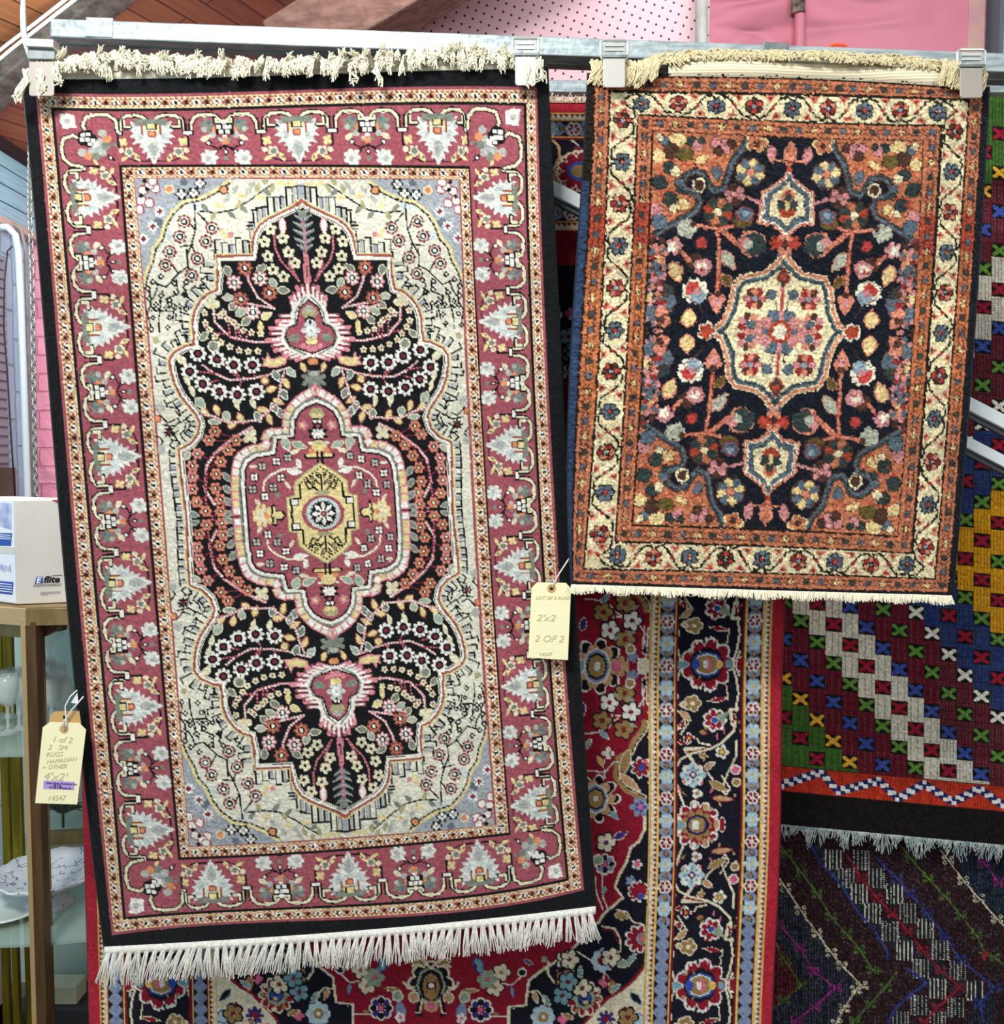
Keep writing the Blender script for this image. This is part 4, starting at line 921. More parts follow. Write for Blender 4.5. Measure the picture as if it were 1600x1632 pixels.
    hx = E("130,755 200,820 300,905 332,925 335,1145 230,1158 118,1235"); hx[0, 0] = 0; hx[-1, 0] = 0
    hc = hx[:, 1].mean()
    for f, c in ((1.03, 'sa'), (.99, 'rd'), (.93, 'wh'), (.88, 'sl'), (.70, 'dg'), (.66, 'cm')):
        P = hx.copy(); P[:, 0] *= f; P[:, 1] = hc+(P[:, 1]-hc)*f
        k.poly(np.vstack([P, [(3, P[-1, 1]), (3, P[0, 1])]]), c)
    P = hx.copy()
    k.line(hx, 3, 'wh') ; k.line(hx*np.array([1.04, 1]), 3, 'sa')
    k.ell(0, hc-8, 11, 14, 'sa'); k.ell(0, hc-11, 5, 8, 'rd'); k.petals(0, hc+4, 17, 3, ['dg'], 'dg', pr=.42, rot=1.57*3); k.blob(-11, hc+3, 8, 'dg'); k.blob(-7, hc+17, 7, 'rd'); k.ell(0, hc+20, 7, 6, 'rd'); k.ell(0, hc+6, 4, 9, 'ye')
    k.line([(0, E("180,660")[0][1]), (0, hx[0, 1])], 6, 'rd')
    y0 = E("180,640")[0][1]; k.poly([(0, y0-22), (11, y0-2), (10, y0+10), (0, y0+14), (-10, y0+10), (-11, y0-2)], 'sa'); k.poly([(0, y0-17), (6, y0-2), (0, y0+9), (-6, y0-2)], 'og')
    k.line([(-27, y0+14), (-12, y0+12), (0, y0+20)], 3, 'sa'); k.line([(-45, hc), (-62, hc-6)], 5, 'pk')
    k.M = [(1, 0, 0, 1, 0, 0)]; k.clip = None
    k.fill(au > 307, 'bk'); k.fill((U < -307) & (V > -230), 'se'); k.fill((U > 307), 'nv')
    k.fill(V > 406, 'nv')
    return k
class Net3:
    def __call__(s, u, v):
        u = np.asarray(u, float); v = np.asarray(v, float)
        return 687+u*(1+(1600-v)*5.1e-5)+2.2*np.sin(v/95.)*np.clip(u/300, 0, 1), v+0*u+3*np.sin(u/170.)
    def inv(s, x, y):
        x = np.asarray(x, float); y = np.asarray(y, float); u, v = x-687, y
        for _ in range(6):
            X, Y = s(u, v); u = u+(x-X); v = v+(y-Y)
        return u, v
NET3 = Net3()
PAL3 = dict(rd='#86152a', er='#a82434', nv='#11121f', gb='#7c8aa6', lb='#abc3cc', ye='#dfb45a', cm='#d9d0b4', wh='#dcdad0', ol='#97794c', pk='#cf6484', dr='#721624', bl='#2c4fa0', gr='#8c9c86', bk='#17121a', tn='#b8926a', te='#6f9aa4', vi='#3c2c6c')
def weave_rug3(cell):
    V0, V1 = 160, 1690
    k = Cloth(-545, 545, V0, V1, cell, 'rd', PAL3)
    U, V = k.U, k.V; au = np.abs(U)
    t = np.minimum(545-au, V-V0)          # distance in from the edge
    ss = np.where(545-au < V-V0, V, U)
    k.fill(t >= 0, 'er'); 
    k.fill((t >= 17) & (t < 204), 'bk')
    def zig(a, b):
        m = (t >= a) & (t < b); k.fill(m, 'tn')
        T = t-a; w = b-a
        k.fill((t >= a) & (t < a+2), 'ye'); k.fill((t >= b-2) & (t < b), 'ye')
        tri = np.abs(((ss % 8)-4))
        mm = (t >= a+2.6) & (t < b-2.6); k.fill(mm, 'dr'); k.fill(mm & (tri*1.6 < (T-2.0)), 'cm')
    zig(17, 30); zig(190, 205)
    for a in (31.5, 166.5):
        m = (t >= a) & (t < a+22.5); k.fill(m, 'gb')
        tri = (np.abs((ss % 36)-18) < (np.abs(t-a-11)-4)) | (np.abs(((ss+18) % 36)-18) < (np.abs(t-a-11)-4)); k.fill(m & tri, 'nv')
        k.fill(((t >= a-1) & (t < a+.6)) | ((t >= a+22) & (t < a+23.5)), 'dr')
    k.fill((t >= 55) & (t < 57), 'ye'); k.fill((t >= 164.5) & (t < 166.5), 'ye'); k.fill((t >= 57.5) & (t < 164), 'nv'); k.fill((t >= 57.5) & (t < 61), 'dr'); k.fill((t >= 160) & (t < 164), 'dr')
    def chainf(cx, cy, i, vert):
        if i % 2: k.petals(cx, cy, 12, 6, ['lb'], 'ye', pr=.42, mr=.24, out='nv' if False else None)
        else: k.petals(cx, cy, 11, 6, ['wh'], None, pr=.44); k.petals(cx, cy, 10, 6, ['rd'], 'wh', pr=.3, mr=.2)
    for a in (42.7, 177.7):
        n = int(1500/35)
        for i in range(n):
            y = 1059+(i-30)*35.2
            if V0+a < y < V1:
                for sg in (-1, 1): chainf(sg*(545-a), y, i, 1); k.leaf(sg*(545-a), y+17.6, 11, 6, .9, 'ol', 'nv', .8)
        for i in range(-14, 15):
            chainf(i*35.2, V0+a, i, 0); k.leaf(i*35.2+17.6, V0+a, 10, 6, .5, 'ol', 'nv', .8)
    # main border of the long sides; the repeat is mirrored up and down
    R = Crop(NET3, 900, 940, 1092/360.); R4 = Crop(NET3, 900, 1272, 1092/360.); S = Crop(NET3, 540, 1400, 1092/380.); Lc = Crop(NET3, 120, 1230, 1600/440.)
    k.clip = (t > 61) & (t < 160) & (545-au < 200)
    base = [(1, 0, 0, 1, 0, f) for f in (-1024, -512, 0, 512)]+[(1, 0, 0, -1, 0, f) for f in (1090, 2114, 1602, 2626, 3138)]
    k.M = base+[(-1, 0, 0, d, 0, f) for (_, _, _, d, _, f) in base]
    def at(cr, s_, f, *a, **kw):
        for x, y in cr(s_): f(x, y, *a, **kw)
    def ol(cr, s_, w=2.6, c='cm', u='bk'):
        P = cr(s_); k.line(P, w, c)
    g = np.random.RandomState(6)
    ol(R, "585,330 560,380 540,450 545,520 530,620 540,690 530,800", 2.8); ol(R, "845,300 835,345 800,345 815,380 830,430 840,500 830,560 820,680 760,740 700,770 620,790 560,820 535,870 545,960 580,1050 600,1120", 3.4)
    ol(R, "835,575 800,580 810,650 820,660", 5, 'cm'); ol(R, "830,590 812,640", 2.4, 'rd')
    ol(R, "690,770 580,770 620,830", 5, 'cm'); ol(R, "680,768 590,785", 2.4, 'rd')
    ol(R, "830,730 830,800 790,880 760,960 700,900 690,880"); ol(R, "760,900 800,960 780,990 740,950", 2.4)
    ol(R, "530,570 600,640 560,700", 2.4); ol(R, "640,720 650,740 700,750", 2.6); ol(R, "780,460 790,530 770,520 690,540", 2)
    at(R, "690,355", lambda x, y: (k.fl(x, y, 42, 9, 'wh', dep=.14), k.fl(x, y, 39, 9, 'rd', dep=.16), k.fl(x-1, y, 26, 8, 'nv', dep=.04), k.ell(x-1, y, 24, 19, 'bl', n=8), k.ell(x-1, y, 20, 16, 'wh', n=8), k.ell(x-1, y, 18, 14, 'ol', n=8), k.blob(x, y, 8, 'pk'), k.blob(x-3, y, 5, 'wh')))
    k.dots(R("600,430 640,470 700,490 740,450"), 8, 2.6, 'wh'); at(R, "748,355", k.blob, 6, 'ye'); at(R, "790,355", k.blob, 6, 'te'); at(R, "570,365", k.leaf, 20, 10, 0, 'te', 'wh', .8); at(R, "632,355", k.blob, 7, 'bl')
    at(R, "600,555", lambda x, y: (k.leaf(x-6, y, 20, 12, 0, 'cm'), k.leaf(x-4, y, 14, 7, 0, 'tn'), k.petals(x+6, y-2, 12, 5, ['ol'], 'cm', out='cm')))
    at(R, "725,630", lambda x, y: (k.petals(x, y, 19, 7, ['wh'], None, pr=.4), k.petals(x, y, 17, 7, ['rd'], 'bl', pr=.3), k.poly([(x+2, y-8), (x+24, y-14), (x+12, y+8)], 'gr')))
    at(R, "585,610", k.leaf, 22, 9, .8, 'tn', 'cm', 1); at(R, "570,650", k.leaf, 16, 6, -1.2, 'rd', 'cm', 1); at(R, "600,715", lambda x, y: (k.petals(x, y, 9, 4, ['wh'], 'wh'), k.petals(x, y, 7, 4, ['rd'], 'ye')))
    at(R, "760,785", lambda x, y: (k.fl(x, y, 11, 5, 'wh', dep=.2), k.fl(x, y, 7, 5, 'ol', dep=.2), k.blob(x, y, 3, 'ye')))
    at(R, "620,895", lambda x, y: (k.petals(x, y, 21, 8, ['lb', 'wh'], 'wh', pr=.36), k.petals(x, y, 17, 8, ['te'], 'wh', pr=.16), k.ell(x, y, 6, 6, 'vi'), k.ell(x, y, 3, 3, 'cm')))
    at(R, "745,950", k.leaf, 34, 11, .5, 'ol', 'cm', 1); at(R, "700,850", k.leaf, 20, 10, -.6, 'tn', 'wh', 1); at(R, "640,985", lambda x, y: (k.fl(x, y, 9, 3, 'wh'), k.blob(x, y, 4, 'ol')))
    at(R, "765,1010", k.leaf, 34, 9, .1, 'tn', 'rd', 1); at(R, "825,870", k.blob, 7, 'pk', 'wh', 2); at(R, "830,930", k.blob, 6, 'ol', 'cm', 2)
    at(R, "530,665", k.blob, 6, 'gr', 'cm', 3); at(R, "670,800", k.leaf, 14, 8, .2, 'ol', 'cm', .8); at(R, "670,690", k.leaf, 12, 7, .2, 'ol', 'rd', .8)
    at(R, "745,530", k.leaf, 26, 7, -.2, 'rd', 'cm', .8); at(R, "570,740", k.leaf, 16, 6, .4, 'dr', 'cm', .8); at(R, "850,345", lambda x, y: (k.fl(x, y, 9, 5, 'wh'), k.fl(x, y, 7, 5, 'rd')))
    at(R4, "640,125", lambda x, y: (k.fl(x, y, 38, 11, 'wh', dep=.12), k.fl(x, y, 35, 11, 'rd', dep=.16), k.fl(x, y, 24, 9, 'ol', dep=.2), k.ell(x, y, 19, 15, 'nv', n=8), k.ell(x, y, 16, 13, 'vi', n=8), k.ell(x, y, 13, 11, 'ol', n=8), k.blob(x-3, y, 7, 'wh')))
    for a in np.arange(0, 6.28, .57):
        P = R4("640,125")[0]; k.blob(P[0]+30*np.cos(a), P[1]+30*np.sin(a), 5, ('tn', 'wh', 'rd')[int(a*3) % 3])
    at(R4, "760,120", k.leaf, 18, 8, 1.57, 'rd', 'wh', 1); at(R4, "560,125", k.leaf, 18, 10, 0, 'te', 'ye', 1)
    for _ in range(26):
        x, y = 378+g.rand()*110, 1065+g.rand()*245
        k.leaf(x, y, 7+g.rand()*5, 3.4, g.rand()*3, ('rd', 'dr', 'tn', 'pk', 'ol')[g.randint(5)], None)
    # field
    k.clip = t > 205
    k.fill(t > 205, 'rd')
    base = [(1, 0, 0, 1, 0, 0), (1, 0, 0, -1, 0, 2118)]
    k.M = base+[(-1, 0, 0, d, 0, f) for (_, _, _, d, _, f) in base]
    b1 = R("400,640 390,680 345,740 325,790 270,820 258,900 300,955 385,1000"); b2 = R4("388,0 388,150 360,210 320,240 300,310 265,370 245,430 285,480 190,560 165,600")
    b3 = np.array([NET3.inv(x, y) for x, y in ((954, 1471), (900, 1525), (866, 1545), (843, 1563), (838, 1603), (811, 1606), (811, 1700))])
    bb = np.vstack([b2, b3])
    k.poly(np.vstack([bb, [(345, 1700), (345, bb[0, 1])]]), 'nv')
    k.poly(np.vstack([b1, [(345, b1[-1, 1]), (345, b1[0, 1])]]), 'nv')
    k.line(bb, 5, 'cm'); k.line(offset(bb, 2.8), 2, 'bk'); k.line(b1, 6, 'cm'); k.line(offset(b1, -5), 7, 'ol'); k.line(b1, 2, 'bk')
    b4 = np.array([NET3.inv(x, y) for x, y in ((1045, 1530), (1025, 1542), (1010, 1562), (989, 1579), (970, 1590), (949, 1611), (930, 1632), (915, 1700))])
    k.poly(np.vstack([b4, [(345, 1700), (345, b4[0, 1])]]), 'cm'); k.line(b4, 5, 'rd'); k.line(offset(b4, 3.4), 2, 'cm')
    for s_ in ("330,120 380,200 440,260 440,310", "385,200 375,270", "320,130 250,130", "405,310 360,360 390,400 400,560", "300,350 330,310 395,370", "230,600 220,660 170,690 90,695", "230,640 290,600", "95,875 195,880 190,820", "200,875 240,830 260,830", "190,880 195,910", "385,430 380,560"):
        k.line(R(s_), 2, 'wh')
    pal = lambda x, y, r: (k.fl(x, y, r*1.25, 9, 'wh', dep=.2), k.fl(x, y, r*1.15, 9, 'bk', dep=.22), k.fl(x, y, r*.95, 7, 'tn', dep=.2), k.ell(x, y, r*.62, r*.78, 'wh', n=8), k.ell(x, y, r*.56, r*.7, 'gb', n=8), k.ell(x, y, r*.46, r*.58, 'nv', n=8), k.ell(x, y, r*.38, r*.46, 'ol', n=8), k.blob(x, y, r*.16, 'wh'))
    at(R, "155,365", pal, 36); at(R, "265,365", k.fl, 15, 5, 'tn'); at(R, "250,365", k.blob, 8, 'pk'); at(R, "70,365", k.blob, 9, 'te', 'wh')
    fl = lambda x, y, c='wh', m='rd': (k.petals(x, y, 17, 5, ['bk'], None, pr=.48), k.petals(x, y, 15, 5, [c], m, pr=.4, mr=.2))
    at(R, "215,545 320,590", fl); at(R, "290,500 180,632 285,675", lambda x, y: fl(x, y, 'ol', 'rd')); at(R, "320,530 330,655 250,510", k.leaf, 14, 7, .5, 'gr')
    at(R, "325,425", lambda x, y: (k.fl(x, y-3, 10, 5, 'gb'), k.blob(x-3, y+9, 7, 'ol', 'wh', 2))); at(R, "85,575", k.leaf, 22, 11, 1.4, 'vi', 'wh', 1)
    at(R, "190,700", k.leaf, 20, 8, .8, 'te', 'wh', .8); at(R, "210,790", lambda x, y: (k.fl(x, y, 10, 4, 'wh', dep=.3), k.leaf(x-12, y+14, 22, 8, 1.1, 'ye', 'vi', 1.5), k.blob(x+3, y, 3, 'gr')))
    at(R, "110,750", k.leaf, 22, 7, 2.1, 'gr', 'wh', 1); at(R, "385,450", k.leaf, 16, 7, 1.5, 'nv', 'wh', 1); at(R, "380,360", k.blob, 9, 'cm', 'wh')
    at(R, "290,920", lambda x, y: (k.leaf(x, y-25, 50, 14, 1.9, 'ol', 'cm', 1.4), k.leaf(x+8, y+4, 40, 12, .7, 'tn', 'cm', 1.4)))
    at(R, "370,860", lambda x, y: (k.fl(x, y, 18, 7, 'wh'), k.fl(x, y, 15, 7, 'rd'), k.blob(x, y, 6, 'bl'), k.blob(x+6, y-10, 4, 'pk')))
    at(R, "365,1050", lambda x, y: (k.fl(x, y, 17, 6, 'gb', dep=.25), k.fl(x, y, 9, 5, 'bl'), k.blob(x, y, 5, 'pk')))
    at(R, "150,1010", lambda x, y: pal(x, y, 32)); at(R4, "240,85", k.leaf, 18, 8, .8, 'te', 'gr', .6)
    at(R4, "200,215", lambda x, y: fl(x, y, 'cm', 'vi')); at(R4, "195,320", lambda x, y: (k.petals(x, y, 18, 8, ['wh'], None, pr=.36), k.petals(x, y, 16, 8, ['nv', 'sl' if 0 else 'gb'], 'pk', pr=.3, mr=.2))); at(R4, "270,180", k.leaf, 24, 11, -.5, 'vi', 'wh', 1)
    at(R4, "160,300", k.blob, 8, 'gr', 'cm'); k.line(R4("180,360 180,430 185,480 210,540"), 2, 'wh'); k.line(R4("150,380 150,450 185,540"), 2, 'wh'); at(R4, "190,445", k.leaf, 14, 8, 1.8, 'te')
    at(R4, "350,320", lambda x, y: (k.fl(x, y, 9, 5, 'wh'), k.blob(x, y, 6, 'pk'))); at(R4, "318,400", lambda x, y: (k.fl(x, y, 9, 5, 'gb', dep=.3), k.blob(x, y, 4, 'te')))
    at(R4, "355,450", lambda x, y: (k.fl(x, y, 18, 9, 'wh', dep=.2), k.fl(x, y, 15, 9, 'rd', dep=.2), k.blob(x+4, y+8, 6, 'bl')))
    at(R4, "275,570", k.leaf, 22, 12, .3, 'ol', 'cm', 1); k.line(R4("180,620 240,630 270,680 270,740 230,750"), 3, 'cm'); k.line(R4("185,635 235,640 255,690"), 3, 'dr'); k.line(R4("40,730 120,780"), 2, 'wh'); k.line(R4("250,540 300,550 330,600 380,610"), 2.4, 'cm')
    at(R4, "185,785", lambda x, y: (k.petals(x, y, 20, 8, ['lb'], 'ol', pr=.38, mr=.44), k.fl(x, y, 9, 4, 'rd', dep=.1), k.ell(x, y, 3, 3, 'wh'))); at(R4, "280,800", k.leaf, 26, 13, .2, 'gr', 'cm', 1)
    at(R4, "360,680", lambda x, y: (k.fl(x, y, 24, 9, 'wh', dep=.14), k.fl(x, y, 21, 9, 'rd', dep=.2), k.blob(x+5, y, 9, 'ol', 'gb'), k.blob(x+5, y, 4, 'pk')))
    at(R4, "95,970", lambda x, y: (k.fl(x, y, 30, 11, 'cm', dep=.12), k.fl(x, y, 27, 11, 'rd', dep=.18), k.fl(x, y, 18, 8, 'gr', dep=.1), k.blob(x, y, 11, 'bl', 'nv'), k.blob(x+2, y+6, 4, 'ye')))
    for a in np.arange(0, 6.28, .7):
        P = R4("95,970")[0]; k.blob(P[0]+23*np.cos(a), P[1]+23*np.sin(a), 4.4, ('ol', 'cm', 'rd')[int(a*3) % 3])
    at(R4, "190,890", k.fl, 9, 4, 'pk'); at(R4, "230,920", k.leaf, 26, 13, 1.5, 'ol', 'rd', 1.4); at(R4, "290,1030", k.leaf, 16, 8, 1.6, 'dr', 'bk', 1); at(R4, "345,970", k.leaf, 26, 10, .8, 'nv', 'te', 1.4); at(R4, "350,1075", k.blob, 11, 'lb', 'bl'); at(R4, "200,1070", lambda x, y: (k.fl(x, y, 15, 8, 'vi'), k.blob(x, y, 6, 'rd')))
    k.line(R4("0,790 40,790 45,830 20,840"), 3, 'cm'); 
    # bottom centre, drafted on the right of the middle
    at(S, "745,430 715,500", lambda x, y: (k.petals(x, y, 15, 5, ['bk'], None, pr=.46), k.petals(x, y, 13.5, 5, ['cm'], 'ol', pr=.42, mr=.22)))
    at(S, "680,462", lambda x, y: (k.petals(x, y, 16, 6, ['gr'], 'rd', pr=.42, mr=.26), k.blob(x, y, 4, 'pk'))); at(S, "640,400", k.leaf, 26, 14, 1.2, 'te', 'bl', 1.6); at(S, "625,405", k.leaf, 16, 6, 1.3, 'vi')
    at(S, "650,602", lambda x, y: (k.petals(x, y, 21, 8, ['wh'], None, pr=.36), k.petals(x, y, 19, 8, ['nv', 'vi'], 'pk', pr=.3, mr=.22)))
    at(S, "562,590", lambda x, y: (k.poly([(x+3, y-16), (x+8, y+4), (x+8, y+12), (x-9, y+12), (x-8, y+4)], 'gb'), k.fl(x, y+18, 9, 5, 'wh'), k.blob(x, y+18, 3.4, 'pk')))
    k.line(S("750,480 790,490 830,455 850,440"), 2, 'wh'); at(S, "840,430", k.blob, 6, 'bk', 'wh', 3); at(S, "795,520", k.leaf, 18, 6, 1.4, 'gb', 'vi', 1); k.line(S("700,630 770,632"), 2.4, 'wh'); at(S, "720,620", k.leaf, 10, 5, 0, 'ol')
    at(S, "600,515", k.leaf, 28, 7, -.1, 'ol', 'cm', .6); at(S, "574,545", k.blob, 8, 'gr', 'cm'); at(S, "870,385", k.leaf, 16, 6, .5, 'bl', 'ye', 1.2); at(S, "940,370", k.blob, 6, 'gr')
    at(S, "900,545", k.leaf, 20, 8, 1.2, 'tn', 'cm', .7); at(S, "950,560", k.leaf, 22, 9, .9, 'te', 'cm', .7); k.line(S("870,520 910,515 940,550 945,600"), 2.4, 'cm'); at(S, "935,635", lambda x, y: (k.petals(x, y, 20, 8, ['lb'], 'ol', pr=.38, mr=.44), k.ell(x, y, 3, 3, 'wh'))); at(S, "1025,645", k.fl, 9, 4, 'pk'); 
    k.line(S("960,380 960,440 1010,510 1030,490 1030,430 1070,420 1075,380 1020,370"), 3.4, 'cm'); at(S, "1010,450", k.leaf, 24, 8, 1.2, 'pk', 'nv', 1)
    c0 = S("435,500")[0][1]
    k.fl(0, c0-6, 38, 8, 'cm', dep=.1); k.fl(0, c0-6, 34, 8, 'bk', dep=.12); k.ell(0, c0-3, 24, 31, 'gr', n=8); k.ell(0, c0-3, 20, 27, 'bk', n=8); k.ell(0, c0-1, 14, 22, 'ol', n=8); k.line([(-7, c0-14), (-7, c0+8)], 2, 'dr'); k.blob(0, c0-3, 5, 'wh', 'bk'); k.ell(0, c0+30, 12, 9, 'tn'); k.blob(0, c0+30, 7, 'pk'); k.line([(-30, c0-34), (-12, c0-44), (0, c0-30)], 4, 'cm'); k.line([(-44, c0-8), (-36, c0+2), (-28, c0)], 4, 'cm'); k.line([(-18, c0+14), (-22, c0+42), (-16, c0+44)], 6, 'bk'); k.line([(-14, c0+20), (-18, c0+40), (-24, c0+40)], 2.6, 'cm'); k.blob(-28, c0+16, 8, 'tn', 'cm'); k.leaf(-22, c0-42, 20, 10, .3, 'ol', 'cm', 1)
    # scattered motifs in the parts seen between the front rugs, above
    for _ in range(26):
        x, y = 205+g.rand()*130, 420+g.rand()*180
        (fl(x, y, ('cm', 'te', 'ol')[g.randint(3)], 'rd') if g.rand() < .5 else k.leaf(x, y, 20, 8, g.rand()*3, ('te', 'ol', 'rd')[g.randint(3)], 'cm', 1))
    k.M = [(1, 0, 0, 1, 0, 0), (-1, 0, 0, 1, 0, 0)]
    k.clip = (V-V0 > 61) & (V-V0 < 160) & (545-au > 100)
    T = Crop(NET3, 780, 0, 4.)
    k.line(T("395,815 470,820 540,850 600,880"), 3, 'cm'); k.line(T("400,850 470,880 520,890 560,920 560,1010 520,1030 520,1100 560,1110 560,1200"), 3, 'cm'); k.line(T("560,930 600,960 560,990 560,1080 590,1120"), 2.6, 'bl'); k.poly(T("540,940 580,930 600,990 550,1000"), 'rd'); k.poly(T("500,1050 550,1050 550,1110 500,1110"), 'rd'); k.line(T("400,890 440,930 450,1000 410,1080 470,1180"), 4, 'tn'); k.leaf(*T("430,1150")[0], 22, 8, 1, 'ol', 'cm', 1); k.line(T("540,830 600,800"), 3, 'rd')
    for i in range(-3, 4):
        k.fl(i*110, V0+110, 34, 9, 'cm', dep=.14); k.fl(i*110, V0+110, 31, 9, 'rd', dep=.16); k.ell(i*110, V0+110, 18, 15, 'bl'); k.ell(i*110, V0+110, 12, 10, 'ol')
    k.M = [(1, 0, 0, 1, 0, 0)]; k.clip = None
    return k
class Shear:
    """gently sagging rows of a hung flat-weave"""
    def __init__(s, x0, y0, sl, curv=0, lean=0.): s.x0, s.y0, s.sl, s.cv, s.ln = x0, y0, sl, curv, lean
    def __call__(s, u, v):
        u = np.asarray(u, float); v = np.asarray(v, float)
        return s.x0+u+s.ln*v, s.y0+v+s.sl*u+s.cv*(u/100.)**2
    def inv(s, x, y):
        x = np.asarray(x, float); y = np.asarray(y, float); u, v = x-s.x0, y-s.y0
        for _ in range(12):
            X, Y = s(u, v); u = u+(x-X); v = v+(y-Y)
        return u, v
NET4 = Shear(1236, 1219, .093, 0, -.004); NET5 = Shear(1226, 1250, .06, 0, 0)
PAL4 = dict(bk='#12100f', k2='#1e1a18', W='#d6d0bd', R='#661226', G='#3f6629', Y='#dd9d1c', B='#1a3470', gx='#5f8c3a', rx='#961c32', yx='#e4ad38', wx='#eae6d6', bx='#3b4f9c', bd='#bb3620', nv='#1c2860', wt='#e8e6e0', gy='#5c5a58', R2='#5e1222')
def weave_kilim(cell):
    k = Cloth(-80, 460, -1120, 96, cell, 'bk', PAL4); U, V = k.U, k.V
    seq = ['G', 'G', 'r', 'G', 'y', 'R', 'b', 'R', 'g', 'W', 'r', 'W', 'b', 'R', 'g', 'R', 'w', 'B', 'r', 'B', 'g', 'Y', 'r', 'Y', 'g', 'Y', 'r', 'Y', 'b', 'Y', 'g']
    cw, ch = 26.2, 31.
    i = np.floor(U/cw).astype(int); j = np.floor(-V/ch).astype(int)
    idx = np.clip(i+np.minimum(j, 22-j), 0, len(seq)-1) if True else 0
    a = U-i*cw; b = -V-j*ch
    kind = np.array([ord(q) for q in seq])[idx]
    tall = np.isin(kind, [ord(q) for q in 'rbgyw']) & (np.abs((-V-j*ch)-ch/2) >= 11.5)
    up1 = (-V-j*ch) > ch/2
    j2 = np.where(up1, j+1, j-1); idx2 = np.clip(i+np.minimum(j2, 22-j2), 0, len(seq)-1)
    kind = np.where(tall, np.array([ord(q) for q in seq])[idx2], kind)
    up = V < 0
    rib = (a % 5.24) < .95
    stitch = ((V % 3.4) < 1.7)
    for q in 'WRGYB':
        m = up & (kind == ord(q)); k.fill(m, q); k.fill(m & rib & stitch, 'bk'); k.fill(m & rib & ~stitch & (q in 'RB'), 'gy')
        if q == 'R': k.fill(m & (np.floor(U/5.24) % 3 == 0) & ~rib, 'R2')
    for q, c in (('r', 'rx'), ('b', 'bx'), ('g', 'gx'), ('y', 'yx'), ('w', 'wx')):
        m = up & (kind == ord(q)) & (np.abs(b-ch/2) < 11.5); k.fill(m, 'bk'); k.fill(m & (((a+b) % 3) < 1), 'k2')
        x = a-cw/2; y = b-ch/2
        X = (np.abs(np.abs(x)*.78-np.abs(y)) < 3.6) & (np.abs(x) < 11.5) & (np.abs(y) < 9.5)
        k.fill(m & X, c)
        if q in 'rb': k.fill(m & (np.abs(y) < 8) & (np.abs(x) < 10) & (np.abs(y) > np.abs(x)*.5), c); k.fill(m & (np.abs(x) < 2) & (np.abs(y) > 5) & (np.abs(y) < 9), 'bk')
    # orange-red end band with a checked zigzag
    m = (V >= 0) & (V < 41); k.fill(m, 'bd'); k.fill(m & (((U % 4.8) < 1)) & ((V % 3) < 1.6), 'bk')
    zx = [-80, 5, 72, 100, 165, 196, 236, 282, 325, 360, 420, 460]; zy = [30, 33, 5, 33, 10, 36, 8, 33, 8, 30, 8, 30]
    P = resample(np.array(list(zip(zx, zy)), float), 7.6)
    k.line(P, 13, 'nv'); 
    for n, (x, y) in enumerate(P):
        k.poly([(x-3.4, y-3.2+(-3 if n % 2 else 3)), (x+3.4, y-3.2+(-3 if n % 2 else 3)), (x+3.4, y+3.2+(-3 if n % 2 else 3)), (x-3.4, y+3.2+(-3 if n % 2 else 3))], 'wt')
    m = V >= 41; k.fill(m, 'bk'); k.fill(m & (((U*1.1+V*1.9) % 5.2) < .8) & ((U*3+V*5) % 7 < 3), 'k2')
    k.fill((V > 0) & (V < 1.5) | ((V > 40) & (V < 42)), 'k2')
    return k
PAL5 = dict(bk='#121216', b2='#1e2228', mr='#2c181e', m2='#421a22', nv='#1a2434', n2='#263450', W='#cfccbe', g='#4c6a30', c='#c8c0a2', m='#8c2878', r='#8a1c2c', b='#2c3a80', gy='#4c4e52')
